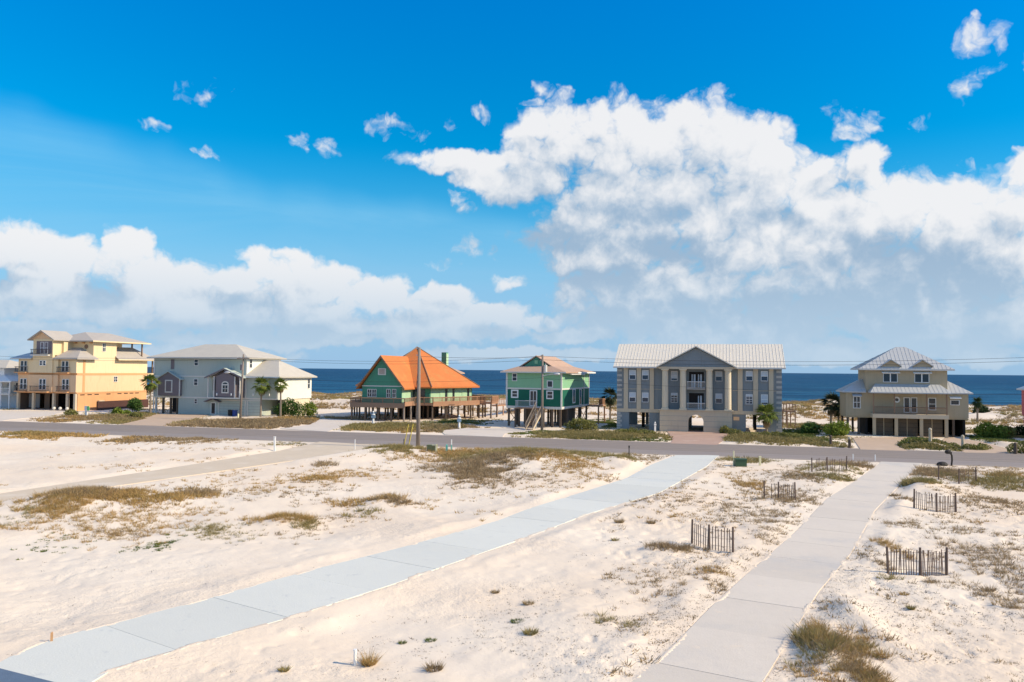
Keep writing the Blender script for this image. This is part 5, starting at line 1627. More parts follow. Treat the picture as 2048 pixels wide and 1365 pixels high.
single('marker_post', MB().tube((0, 0, -0.1), (0, 0, 1.15), 0.05, 0.045, 8).box(-0.07, 0.07, -0.02, 0.02, 0.95, 1.15), M['black'], 11.69, 79.51, 'dark slim post at the road edge left of the pale driveway', 'post')
x, y = 20.96, 73.4
r = empty('utility_box', x, y, gz(x, y), -0.05, 'dark green steel transformer box with an orange-white post at its corner', 'utility box')
MB().box(-0.5, 0.5, -0.35, 0.35, -0.1, 0.62).build('cabinet', M['box_green'], r)
MB().box(-0.54, 0.54, -0.40, 0.38, 0.62, 0.70).build('lid', M['box_green'], r)
MB().tube((-0.5, 0.5, 0), (-0.5, 0.5, 1.35), 0.06, 0.06, 8).build('marker', M['pale_yellow'], r)
MB().tube((0.45, 0.5, 0), (0.45, 0.5, 0.95), 0.03, 0.03, 6).build('marker', M['black'], r)
single('cable_pedestal', MB().box(-0.08, 0.08, -0.08, 0.08, -0.1, 0.75).box(-0.1, 0.1, -0.1, 0.1, 0.75, 0.85), M['pale_yellow'], 23.0, 74.2, 'pale yellow pedestal right of the dark green transformer box', 'pedestal')
single('marker_post', MB().box(-0.05, 0.05, -0.02, 0.02, -0.1, 0.62), M['pvc'], 33.6, 78.9, 'left one of two short white marker posts at the road', 'post')
single('marker_post', MB().box(-0.05, 0.05, -0.02, 0.02, -0.1, 0.62), M['pvc'], 35.5, 78.3, 'right one of two short white marker posts at the road', 'post')
single('pipe_stub', MB().tube((0, 0, -0.1), (0, 0, 0.44), 0.045, 0.045, 10).tube((0, 0, 0.4), (0, 0, 0.46), 0.055, 0.055, 10), M['pvc'], -4.52, 23.82, 'short white plastic pipe standing in the sand near the camera', 'pipe')
single('survey_stake', MB().box(-0.035, 0.035, -0.015, 0.015, -0.1, 0.32).add([(-0.035, -0.015, 0.32), (0.035, -0.015, 0.32), (0.035, 0.015, 0.32), (-0.035, 0.015, 0.32), (0.02, 0, 0.36)], [(0, 1, 4), (1, 2, 4), (2, 3, 4), (3, 0, 4)]), M['raw_wood'], -14.1, 24.98, 'small fresh wooden stake beside the pale driveway', 'stake', rz=0.4)
# bird-shaped dark mailbox on a curved stand
x, y = 41.04, 74.9
r = empty('mailbox', x, y, gz(x, y), 0, 'dark novelty mailbox on a curved post at the end of the narrow driveway', 'mailbox')
MB().path([(0, 0, -0.1), (0.08, 0, 0.5), (0.06, 0, 1.0), (-0.15, 0, 1.3)], 0.08, 7).build('stand', M['black'], r)
MB().ball((-0.28, 0, 1.3), 0.34, 0.18, 0.2, 10, 6).box(-0.45, 0.0, -0.14, 0.14, 1.12, 1.3).build('box_body', M['black'], r)
MB().ball((-0.85, 0, 0.12), 0.55, 0.3, 0.28, 10, 6).build('base_mound', M['black'], r)
single('mailbox_stand', MB().box(-0.12, 0.12, -0.12, 0.12, -0.1, 0.8).box(-0.15, 0.15, -0.2, 0.2, 0.85, 1.1).ball((0, 0, 1.25), 0.13), M['pvc'], 20.6, 114.9, 'slender white post before the left side of the columned house', 'post')
# white lighthouse-like mailboxes
def light_mail(x, y, label):
    r = empty('mailbox', x, y, gz(x, y), 0, label, 'mailbox', 'white lighthouse mailboxes')
    MB().tube((0, 0, -0.1), (0, 0, 1.0), 0.20, 0.14, 10).build('tower', M['pvc'], r)
    MB().box(-0.28, 0.28, -0.2, 0.2, 1.0, 1.45).build('box', M['blue_grey'], r)
    MB().tube((0, 0, 1.45), (0, 0, 1.6), 0.26, 0.26, 10).build('gallery', M['pvc'], r)
    MB().tube((0, 0, 1.6), (0, 0, 1.85), 0.13, 0.10, 8).build('lantern', M['blue_grey'], r)
    MB().tube((0, 0, 1.85), (0, 0, 2.05), 0.17, 0.01, 8).build('cap', M['pvc'], r)
light_mail(-20.5, 119.2, 'white lighthouse mailbox left of the bare pole, in the wild hedge')
light_mail(-7.5, 115.8, 'white lighthouse mailbox right of the bare pole, before the orange-roofed house')
x, y = WX(-99.3, 107.3)
r = empty('road_sign', x, y, gz(x, y), -0.2, 'white and bright green upright sign at the roadside before the yellow house', 'sign')
MB().box(-0.35, 0.12, -0.05, 0.05, 1.05, 1.75).build('white_panel', M['pvc'], r)
MB().box(0.12, 0.5, -0.05, 0.05, 1.0, 1.7).build('green_panel', M['sign_green'], r)
MB().box(-0.22, 0.16, -0.08, 0.08, -0.1, 1.05).build('post', M['pvc'], r)
single('yellow_hydrant', MB().tube((0, 0, -0.1), (0, 0, 0.7), 0.16, 0.13, 8).ball((0, 0, 0.72), 0.16), M['pale_yellow'], *WX(-77.6, 116.5), 'pale yellow stub post beside the leftmost wooden pole', 'post')
r = empty('wheelie_bin', *WX(-83.9, 123.6), 0.02, -TH, 'black wheeled bin with blue neighbour before the garage door', 'bin')
MB().box(-0.3, 0.3, -0.3, 0.3, 0.0, 0.95).build('bin_body', M['black'], r)
MB().box(-0.34, 0.34, -0.34, 0.34, 0.95, 1.05).build('bin_lid', M['black'], r)
M['bin_blue'] = mat('blue_plastic', (0.04, 0.07, 0.25), 0.5, 0.08, 2)
r = empty('wheelie_bin', *WX(-83.0, 123.6), 0.02, -TH, 'dark blue wheeled bin right of the black bin at the garage', 'bin')
MB().box(-0.3, 0.3, -0.3, 0.3, 0.0, 0.9).build('bin_body', M['bin_blue'], r)
MB().box(-0.34, 0.34, -0.34, 0.34, 0.9, 1.0).build('bin_lid', M['bin_blue'], r)
for (x, y, lb) in ((37.39, 93.9, 'dark wooden bollard in the low grass left of the tan driveway'), (38.75, 91.9, 'dark carved post with pale top at the tan driveway entrance'), (54.32, 86.5, 'dark post in the bushes at the right edge of the photograph')):
    r = empty('bollard', x, y, gz(x, y), 0, lb, 'bollard', 'dark posts by the tan driveways')
    MB().tube((0, 0, -0.1), (0, 0, 1.0), 0.2, 0.17, 8).build('shaft', M['stilt'], r)
    MB().ball((0, 0, 1.08), 0.19, 0.19, 0.2).build('head', M['stone'] if 'pale' in lb else M['stilt'], r)
for (x, y, lb) in (((*WX(23.1, 102.6),), 0, 'left pale carved post in the roadside hedge before the beige house'), ((*WX(26.4, 102.2),), 0, 'right pale carved post in the roadside hedge before the beige house')):
    x, y = x
    r = empty('bollard', x, y, gz(x, y), 0, lb, 'bollard', 'pale posts in the roadside hedge')
    MB().tube((0, 0, -0.1), (0, 0, 1.3), 0.2, 0.16, 8).build('shaft', M['stone'], r)
    MB().ball((0, 0, 1.4), 0.2, 0.2, 0.22).build('head', M['stone'], r)

# ------------------------------------------------------------------ plants
def plant_mat(name, cols, scale=1.1, rough=0.75, fine=9.0, trans=0.25):
    """leaf material: three colours mixed by position noise, some light passing through"""
    m = bpy.data.materials.new(name); m.use_nodes = True
    t = NT(m.node_tree); b = t.n['Principled BSDF']
    g_ = t.new('ShaderNodeNewGeometry')
    P = g_.outputs['Position']
    c = t.mix(t.sstep(t.noise(P, scale, 4, 0.6), 0.38, 0.62), cols[0], cols[1])
    c = t.mix(t.sstep(t.noise(P, fine, 2, 0.6), 0.42, 0.68, 0.0, 0.8), c, cols[2])
    t.l.new(c, b.inputs['Base Color'])
    b.inputs['Roughness'].default_value = rough
    b.inputs['Specular IOR Level'].default_value = 0.25
    tr = t.new('ShaderNodeBsdfTranslucent'); t.l.new(c, tr.inputs[0])
    mx = t.new('ShaderNodeMixShader'); mx.inputs[0].default_value = trans
    t.l.new(b.outputs[0], mx.inputs[1]); t.l.new(tr.outputs[0], mx.inputs[2])
    t.l.new(mx.outputs[0], t.n['Material Output'].inputs[0])
    return m


M['g_straw'] = plant_mat('straw_grass', ((0.50, 0.33, 0.12), (0.36, 0.26, 0.09), (0.40, 0.23, 0.10)))
M['g_brown'] = plant_mat('brown_scrub', ((0.31, 0.22, 0.125), (0.43, 0.32, 0.18), (0.21, 0.16, 0.09)))
M['g_olive'] = plant_mat('olive_scrub', ((0.27, 0.22, 0.085), (0.38, 0.30, 0.13), (0.18, 0.17, 0.055)))
M['g_green'] = plant_mat('green_creeper', ((0.105, 0.14, 0.03), (0.19, 0.21, 0.05), (0.07, 0.10, 0.025)))
M['chips'] = plant_mat('dry_litter', ((0.13, 0.095, 0.065), (0.20, 0.15, 0.10), (0.10, 0.09, 0.06)), trans=0.0)
M['leaf_bright'] = plant_mat('bright_yellow_green_leaves', ((0.20, 0.27, 0.03), (0.13, 0.20, 0.03), (0.28, 0.30, 0.06)), 1.5)
M['leaf_mid'] = plant_mat('mid_green_leaves', ((0.07, 0.14, 0.03), (0.11, 0.19, 0.04), (0.045, 0.09, 0.02)), 1.5)
M['leaf_dark'] = plant_mat('dark_green_leaves', ((0.03, 0.055, 0.02), (0.045, 0.08, 0.025), (0.02, 0.035, 0.015)), 1.5)
M['leaf_olive'] = plant_mat('olive_leaves', ((0.20, 0.20, 0.055), (0.27, 0.25, 0.08), (0.13, 0.145, 0.04)), 1.5)
M['frond'] = plant_mat('palm_leaf', ((0.12, 0.17, 0.03), (0.20, 0.23, 0.04), (0.08, 0.12, 0.025)), 1.0)
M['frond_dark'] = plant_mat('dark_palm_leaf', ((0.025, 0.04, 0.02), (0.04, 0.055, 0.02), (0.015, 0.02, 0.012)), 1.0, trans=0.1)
M['frond_dead'] = plant_mat('dead_palm_leaf', ((0.20, 0.14, 0.07), (0.14, 0.10, 0.05), (0.26, 0.19, 0.10)), 1.0)
M['trunk'] = mat('palm_trunk', (0.27, 0.225, 0.18), 0.9, 0.25, 3, 0.02, 12, lines=('z', 0.16, 0.04))


def blades(cx, cy, cz, hh, rr, n, wid, lean=0.8, rs=NP):
    """triangular blades for many tufts at once; arrays cx..rr, n blades each"""
    k = len(cx)
    N = k * n
    rep = lambda a: np.repeat(a, n)
    a = rs.rand(N) * 2 * np.pi
    q = np.sqrt(rs.rand(N))
    R_ = rep(rr); H_ = rep(hh) * (0.45 + 0.75 * rs.rand(N))
    bx = rep(cx) + np.cos(a) * q * R_ * 0.75
    by = rep(cy) + np.sin(a) * q * R_ * 0.75
    bz = rep(cz) - 0.02
    a2 = a + (rs.rand(N) - 0.5) * 1.6
    ln = H_ * lean * (0.25 + rs.rand(N))
    tx = bx + np.cos(a2) * ln; ty = by + np.sin(a2) * ln; tz = bz + H_ * (1 - 0.25 * rs.rand(N))
    p = rs.rand(N) * np.pi
    w_ = wid * (0.5 + rs.rand(N))
    dx = np.cos(p) * w_; dy = np.sin(p) * w_
    v = np.stack([np.stack([bx - dx, by - dy, bz], -1), np.stack([bx + dx, by + dy, bz], -1), np.stack([tx, ty, tz], -1)], 1)
    return v.reshape(-1, 3)


def tri_mesh(name, v, ms):
    f = np.arange(len(v), dtype=np.int32).reshape(-1, 3)
    return mesh_np(name, v, f, ms)


CLEAR = [LU + LL[::-1], RL + RR[::-1], TRACK, PAD]


def scatter(x0, x1, y0, y1, n):
    return NP.rand(n) * (x1 - x0) + x0, NP.rand(n) * (y1 - y0) + y0


PATCHES = [(-57.1, 98.91, 6.8, 6.47, 2.2, 'straw', 0.3),
(-59.98, 100.12, 3.75, 4.42, 2, 'olive', 0.3),
(-39.8, 93.74, 7.62, 5.17, 2.0, 'brown', 0.28),
(-25.58, 88.94, 3.34, 4.07, 1, 'olive', 0.2),
(-44.79, 93.19, 3.49, 3.83, 1.5, 'straw', 0.25),
(-26.91, 51.25, 2.56, 2.9, 7, 'brown', 0.3),
(-26.61, 47.62, 3.27, 3.67, 4, 'straw', 0.3),
(-24.59, 51.39, 2.57, 3.11, 5, 'straw', 0.3),
(-21.86, 50.96, 2.55, 3.82, 3, 'straw', 0.28),
(-20.86, 54.1, 2.03, 1.72, 4, 'brown', 0.25),
(-21.92, 44.7, 6.43, 5.88, 1.6, 'straw', 0.22),
(-27.38, 45.94, 1.72, 3.88, 2.5, 'olive', 0.22),
(-22.09, 38.33, 2.64, 2.7, 0.8, 'green', 0.16),
(-20.01, 41.36, 1.55, 1.51, 2, 'brown', 0.2),
(-16.59, 39.94, 1.0, 1.41, 4, 'green', 0.18),
(-16.07, 42.46, 1.33, 1.19, 4, 'olive', 0.2),
(-17.1, 38.34, 1.2, 0.86, 3, 'green', 0.15),
(-14.21, 41.64, 2.34, 2.55, 1.5, 'olive', 0.18),
(-12.21, 45.19, 1.41, 1.35, 6, 'straw', 0.32),
(-11.15, 43.8, 0.68, 1.69, 5, 'olive', 0.28),
(-13.64, 44.82, 1.4, 1.18, 4, 'straw', 0.25),
(-11.91, 41.75, 2.09, 1.92, 1, 'brown', 0.15),
(-10.41, 45.29, 1.7, 6.03, 0.8, 'brown', 0.16),
(-16.23, 70.23, 1.32, 1.81, 2.5, 'brown', 0.3),
(-14.56, 62.26, 1.56, 2.28, 2.5, 'straw', 0.3),
(-12.88, 64.46, 4.83, 6.11, 0.7, 'straw', 0.2),
(-14.43, 55.16, 4.14, 6.71, 0.5, 'brown', 0.18),
(-7.37, 51.42, 1.61, 1.36, 5, 'brown', 0.32),
(-7.93, 52.99, 1.32, 1.65, 4, 'straw', 0.35),
(-10.29, 51.64, 1.94, 1.57, 2, 'straw', 0.25),
(-8.77, 48.6, 1.22, 2.08, 1.5, 'olive', 0.25),
(-17.5, 58.55, 2.93, 5.04, 0.6, 'straw', 0.2),
(-11.99, 83.13, 3.64, 4.57, 3, 'olive', 0.35),
(-8.79, 77.7, 3.4, 5.33, 1.2, 'straw', 0.3),
(1.38, 78.6, 7.37, 6.36, 2.6, 'olive', 0.35),
(-0.94, 70.35, 3.52, 5.82, 3.2, 'brown', 0.35),
(-2.69, 65.2, 2.85, 5.63, 3, 'brown', 0.32),
(-5.29, 70.01, 3.5, 7.93, 1.4, 'brown', 0.3),
(4.44, 72.64, 4.09, 5.82, 1.6, 'straw', 0.32),
(-0.81, 60.99, 5.34, 6.02, 0.9, 'brown', 0.25),
(5.39, 67.4, 4.21, 6.01, 0.8, 'straw', 0.25),
(-6.27, 82.65, 4.65, 4.02, 2, 'straw', 0.3),
(10.14, 74.68, 1.4, 2.87, 3.5, 'olive', 0.35),
(11.79, 79.52, 2.98, 3.72, 1, 'brown', 0.25),
(8.02, 81.52, 4.08, 2.93, 1.6, 'olive', 0.3),
(22.67, 77.81, 2.92, 2.23, 2.5, 'olive', 0.3),
(18.06, 62.01, 1.36, 3.96, 1.6, 'straw', 0.3),
(30.15, 84.52, 1.85, 2.63, 2.5, 'straw', 0.3),
(31.24, 74.04, 2.55, 3.63, 3.6, 'brown', 0.35),
(28.12, 70.84, 2.66, 3.69, 2, 'olive', 0.3),
(25.66, 63.65, 2.19, 2.68, 3.5, 'olive', 0.32),
(23.65, 64.09, 1.8, 2.72, 2.4, 'brown', 0.3),
(18.78, 56.11, 3.16, 5.79, 0.9, 'brown', 0.22),
(19.19, 53.37, 2.33, 1.68, 2, 'brown', 0.22),
(7.56, 38.12, 1.43, 0.96, 7, 'brown', 0.28),
(14.24, 45.06, 2.82, 7.46, 1.2, 'brown', 0.2),
(13.54, 40.48, 1.77, 3.61, 1.3, 'brown', 0.18),
(8.59, 33.83, 1.06, 0.67, 4, 'straw', 0.2),
(5.93, 30.83, 2.12, 3.49, 1, 'brown', 0.16),
(8.01, 32.32, 1.21, 2.3, 1.6, 'brown', 0.16),
(3.08, 27.52, 0.77, 0.67, 2.5, 'olive', 0.2),
(4.01, 26.91, 0.76, 0.43, 2.5, 'olive', 0.18),
(6.08, 33.82, 2.11, 2.52, 0.8, 'brown', 0.12),
(9.47, 56.67, 3.54, 9.45, 0.3, 'brown', 0.15),
(12.96, 49.8, 3.11, 7.29, 0.5, 'brown', 0.15),
(30.73, 60.99, 1.45, 2.19, 6, 'olive', 0.4),
(26.5, 55.48, 0.69, 2.26, 3, 'brown', 0.25),
(37.59, 68.82, 4.73, 4.18, 3, 'brown', 0.35),
(38.34, 63.68, 3.18, 4.77, 2.4, 'olive', 0.38),
(40.2, 66.77, 2.5, 3.28, 2, 'straw', 0.35),
(31.71, 52.7, 2.63, 5.11, 1.3, 'brown', 0.28),
(18.37, 39.01, 0.44, 2.46, 4, 'straw', 0.25),
(16.7, 35.96, 0.56, 1.71, 3, 'brown', 0.2),
(22.69, 45.19, 2.26, 1.5, 2, 'brown', 0.2),
(24.71, 43.09, 1.62, 1.64, 3, 'brown', 0.25),
(22.51, 38.65, 1.93, 2.75, 2, 'brown', 0.25),
(21.08, 34.38, 1.5, 3.48, 2.2, 'brown', 0.25),
(18.71, 29.95, 0.94, 2.64, 3, 'brown', 0.25),
(17.16, 32.8, 1.44, 0.95, 3, 'brown', 0.16),
(15.7, 33.37, 0.63, 0.82, 3, 'olive', 0.18),
(18.63, 32.7, 1.23, 3.14, 1, 'brown', 0.15),
(9.54, 25.6, 0.67, 1.73, 5, 'olive', 0.36),
(9.87, 24.93, 1.25, 1.55, 3.5, 'brown', 0.25),
(10.65, 24.95, 0.94, 1.19, 3.5, 'olive', 0.26),
(10.46, 25.63, 1.28, 1.64, 4, 'straw', 0.3),
(9.71, 23.09, 1.3, 1.33, 5, 'brown', 0.26),
(9.92, 22.91, 0.86, 0.93, 5, 'straw', 0.26),
(9.07, 23.66, 0.89, 1.23, 4, 'olive', 0.22),
(8.78, 22.88, 0.86, 0.85, 5, 'straw', 0.2),
(10.06, 22.92, 0.43, 0.77, 6, 'olive', 0.22),
(14.97, 27.5, 2.92, 5.56, 0.5, 'brown', 0.1),
(-65.44, 130.06, 8.13, 8.71, 2.2, 'brown', 0.35),
(-68.98, 126.89, 4.76, 5.92, 2, 'straw', 0.3),
(-56.82, 126.24, 7.1, 8.2, 2.2, 'olive', 0.35),
(-65.43, 138.59, 4.33, 9.89, 2, 'olive', 0.4),
(-41.03, 119.23, 8.2, 9.41, 2.6, 'brown', 0.38),
(-35.23, 122.28, 6.88, 9.89, 2.6, 'brown', 0.4),
(-34.8, 132.19, 5.78, 7.71, 2, 'straw', 0.35),
(-15.98, 115.38, 10.1, 6.85, 2.8, 'olive', 0.35),
(-16.68, 110.55, 6.91, 3.59, 1.6, 'straw', 0.3),
(-8.64, 113.43, 4.96, 5.68, 2.5, 'brown', 0.35),
(-8.28, 129.77, 4.87, 7.43, 2, 'green', 0.3),
(10.93, 104.58, 9.8, 6.43, 3.6, 'olive', 0.32),
(5.23, 107.99, 5.4, 4.29, 2.6, 'green', 0.28),
(13.08, 101.02, 6.31, 4.5, 3, 'green', 0.3),
(15.14, 129.5, 4.86, 9.86, 3.5, 'green', 0.2),
(32.16, 101.68, 6.04, 6.84, 3.4, 'olive', 0.35),
(36.77, 102.19, 3.83, 6.91, 3, 'green', 0.35),
(39.66, 112.16, 4.21, 7.4, 2.5, 'green', 0.3),
(37.3, 95.42, 2.68, 4.69, 2, 'olive', 0.35),
(32.1, 86.25, 1.62, 2.19, 1.5, 'brown', 0.2),
(43.45, 102.93, 3.22, 6.23, 0.8, 'olive', 0.2),
(48.82, 94.71, 4.14, 5.94, 3.6, 'green', 0.35),
(47.79, 91.61, 4.01, 3.7, 3, 'olive', 0.3),
(63.05, 101.46, 3.17, 9.08, 3.2, 'green', 0.35),
(69.8, 115.8, 4.34, 7.89, 2.5, 'olive', 0.3),
(47.69, 125.97, 4.72, 9.33, 2, 'olive', 0.3),
(-28.17, 135.95, 5.1, 5.44, 1.6, 'brown', 0.3),
(21.35, 90.75, 3.4, 1.21, 0.5, 'straw', 0.2)]
bag = {}
for (px, py, rx, ry, dens, ty, hh) in PATCHES:
    area = math.pi * rx * ry
    n = int(dens * area * 4.2)
    if n < 3: continue
    a = NP.rand(n) * 2 * np.pi; q = NP.rand(n) ** 0.6
    q = q * (0.8 + 0.55 * NP.rand(n)); x = px + np.cos(a) * q * rx; y = py + np.sin(a) * q * ry
    cl = fbm(x, y, 1.6 if py < 60 else 2.6, 3, 31.0)
    cl2 = fbm(x, y, 0.55 if py < 60 else 1.1, 2, 131.0)
    keep = (0.6 * cl + 0.4 * cl2 + 0.24 * (1 - q) + 0.12 * (NP.rand(n) - 0.5)) > (0.55 if dens < 2 else (0.52 if py > 90 else 0.535))
    x, y = x[keep], y[keep]
    bag.setdefault((ty, 0 if py < 48 else 1 if py < 90 else 2), []).append((x, y, np.full(len(x), hh)))

# loose growth all over the lots and the back dunes
def loose(ty, band, x, y, thr, hh, sc=3.0, o=41.0):
    k = fbm(x, y, sc, 4, o) > thr
    x, y = x[k], y[k]
    bag.setdefault((ty, band), []).append((x, y, np.full(len(x), hh)))


x, y = scatter(-45, 60, 22, 90, 15000)
k = (np.abs(x) < y * 0.75 + 3)
loose('brown', 1, x[k & (x > y * 0.12)], y[k & (x > y * 0.12)], 0.54, 0.16)
x, y = scatter(-45, 60, 45, 90, 6000); k = (np.abs(x) < y * 0.75 + 3)
loose('straw', 1, x[k], y[k], 0.58, 0.17, 3.5, 55.0)
u = NP.rand(26000) * 330 - 200; v = NP.rand(26000) * 62 + 150
xs = u * CT + v * ST; ys_ = -u * ST + v * CT
k = np.abs(xs) < ys_ * 0.72 + 5
loose('brown', 2, xs[k], ys_[k], 0.53, 0.5, 7.0, 61.0)
loose('straw', 2, xs[k], ys_[k], 0.56, 0.5, 6.0, 71.0)
loose('olive', 2, xs[k], ys_[k], 0.60, 0.5, 8.0, 81.0)
# thin green cover in the yards
u = NP.rand(9000) * 190 - 140; v = NP.rand(9000) * 46 + 101
xs = u * CT + v * ST; ys_ = -u * ST + v * CT
loose('olive', 2, xs, ys_, 0.585, 0.22, 6.0, 91.0)

LBL = {'straw': 'golden straw-coloured dune grass', 'brown': 'low brown dry scrub', 'olive': 'olive green scrub and runners', 'green': 'small green creeping plants'}
WHERE = {0: 'near the camera', 1: 'on the empty lots up to the road', 2: 'beyond the road and on the back dunes'}
for (ty, band), parts in bag.items():
    x = np.concatenate([p[0] for p in parts]); y = np.concatenate([p[1] for p in parts]); hh = np.concatenate([p[2] for p in parts])
    ok = np.ones(len(x), dtype=bool)
    for poly in CLEAR + APRONS:
        ok &= poly_sd(x, y, poly) > 0.12
    u, v = x * CT - y * ST, x * ST + y * CT
    ok &= (v < 83.5) | (v > 98.9)
    x, y, hh, u, v = x[ok], y[ok], hh[ok], u[ok], v[ok]
    # not inside the houses
    for (a, b, c, d) in ((-15.6, 8.0, 116.0, 130.5), (16.0, 32.2, 118.0, 127.0), (-101.5, -75.0, 123.0, 138), (-133, -118, 124, 147), (-150, -135, 126, 140), (-33, -18, 115, 130)):
        o_ = (u > a) & (u < b) & (v > c) & (v < d)
        x, y, hh, u, v = x[~o_], y[~o_], hh[~o_], u[~o_], v[~o_]
    z = ground(x, y)
    n, wd, rad = {0: (22, 0.010, 0.16), 1: (15, 0.020, 0.24), 2: (12, 0.055, 0.42)}[band]
    hh = hh * (0.6 + 0.8 * NP.rand(len(x)))
    rr = rad * (0.5 + NP.rand(len(x)))
    if ty == 'green': hh = hh * 0.5; wd *= 2.2
    v3 = blades(x, y, z, hh, rr, n, wd, 1.0)
    o = link('dune_grass', tri_mesh('dune_grass', v3, M['g_' + ty]))
    tag(o, LBL[ty] + ' ' + WHERE[band], 'grass', kind='stuff')

# litter : small dark flakes and seedlings on the sand
LITTER = [(15.27, 28.06, 3.16, 8.68, 5200), (5.96, 26.71, 2.5, 5.25, 3600), (2.24, 27.66, 3.8, 6.19, 1800), (10.1, 33.97, 2.55, 7.64, 2200), (14.34, 43.66, 3.82, 9.81, 1500), (22.67, 44.06, 4.13, 9.99, 1400), (-0.28, 25.1, 4.71, 4.17, 900), (6.17, 35.54, 3.55, 5.57, 900), (-14.71, 33.04, 6.61, 9.63, 400), (9.22, 23.66, 1.63, 2.47, 800), (-4.9, 24.97, 7.8, 3.67, 500)]
xs_, ys_ = [], []
for (px, py, rx, ry, n) in LITTER:
    a = NP.rand(n) * 2 * np.pi; q = np.sqrt(NP.rand(n))
    xs_.append(px + np.cos(a) * q * rx); ys_.append(py + np.sin(a) * q * ry)
x = np.concatenate(xs_); y = np.concatenate(ys_)
k = fbm(x, y, 1.8, 3, 77.0) > 0.44
x, y = x[k], y[k]
ok = np.ones(len(x), dtype=bool)
for poly in CLEAR: ok &= poly_sd(x, y, poly) > 0.06
x, y = x[ok], y[ok]; z = ground(x, y)
s = 0.018 + 0.05 * NP.rand(len(x)) ** 2
v3 = blades(x, y, z, s * 1.1, s * 1.5, 5, 0.016, 1.4)
tag(link('plant_litter', tri_mesh('plant_litter', v3, M['chips'])), 'small dark dry seedlings and litter scattered over the white sand', 'plant litter', kind='stuff')

# single tufts in the foreground
def tuft(x, y, h, r, ms, label, n=160, wid=0.012, lean=0.9):
    v3 = blades(np.zeros(1), np.zeros(1), np.zeros(1), np.array([h]), np.array([r]), n, wid, lean)
    o = link('grass_tuft', tri_mesh('grass_tuft', v3, ms)); o.location = (x, y, gz(x, y))
    return tag(o, label, 'grass tuft', 'single grass tufts on the sand')


TUFTS = [(-4.12, 23.87, 0.42, 0.22, 'straw', 'upright straw tuft beside the white pipe'), (-2.16, 23.37, 0.24, 0.26, 'brown', 'low reddish-brown tuft right of the white pipe'), (0.68, 26.31, 0.22, 0.28, 'olive', 'olive tuft in the sand below the small green clump'), (0.28, 27.71, 0.1, 0.3, 'green', 'flat green creeping clump above the olive tuft'), (-2.5, 25.87, 0.1, 0.22, 'green', 'flat green clump left of centre in the near sand'), (-3.38, 25.66, 0.1, 0.14, 'green', 'very small green clump beside the other flat clump'), (-6.42, 23.18, 0.16, 0.16, 'olive', 'small tuft at the lower left near the driveway edge'), (6.02, 44.65, 0.3, 0.3, 'brown', 'brown tuft just right of the pale driveway bend'), (7.81, 44.74, 0.28, 0.28, 'brown', 'brown tuft between the pale driveway and the nearest left fence'), (5.22, 40.1, 0.16, 0.22, 'olive', 'low olive tuft under the brown tuft by the bend'), (-0.56, 31.15, 0.16, 0.16, 'brown', 'tiny brown tuft in the empty sand below the pale driveway'), (0.7, 29.73, 0.16, 0.22, 'brown', 'small leaning tuft right of the tiny brown one'), (14.55, 29.31, 0.2, 0.12, 'olive', 'lone thin sprig in the sand below the large fence'), (15.26, 31.28, 0.14, 0.2, 'straw', 'small straw clump below the large fence')]
for (x, y, h, r, ms, lb) in TUFTS:
    tuft(x, y, h, r, M['g_' + ms], lb, n=int(90 + 500 * r))


# ---- palms
def frond_mesh(name, ms, pet, leaf, droop, spread=1.25, nl=11, seed=0):
    rr = random.Random(seed)
    mb = MB()
    tipz = pet * 0.15
    # petiole
    mb.add([(0, -0.02, 0), (0, 0.02, 0), (pet, 0.012, tipz), (pet, -0.012, tipz)], [(0, 1, 2, 3)])
    for i in range(nl):
        a = (i / (nl - 1) - 0.5) * 2 * spread
        L = leaf * (1 - 0.25 * abs(a) / spread) * rr.uniform(0.88, 1.08)
        dx, dy = math.cos(a), math.sin(a)
        wv = leaf * 0.075
        fold = 0.03 if i % 2 else -0.02
        m1 = (pet + dx * L * 0.5, dy * L * 0.5, tipz + 0.05 - droop * 0.12 * L)
        m2 = (pet + dx * L, dy * L, tipz - droop * L * rr.uniform(0.4, 0.7))
        px_, py_ = -dy * wv, dx * wv
        mb.add([(pet, 0, tipz), (m1[0] + px_, m1[1] + py_, m1[2] + fold), (m1[0] - px_, m1[1] - py_, m1[2] - fold), m2], [(0, 2, 1), (1, 2, 3)])
    me = bpy.data.meshes.new(name); me.from_pydata(mb.v, [], mb.f); me.materials.append(ms); me.update()
    return me


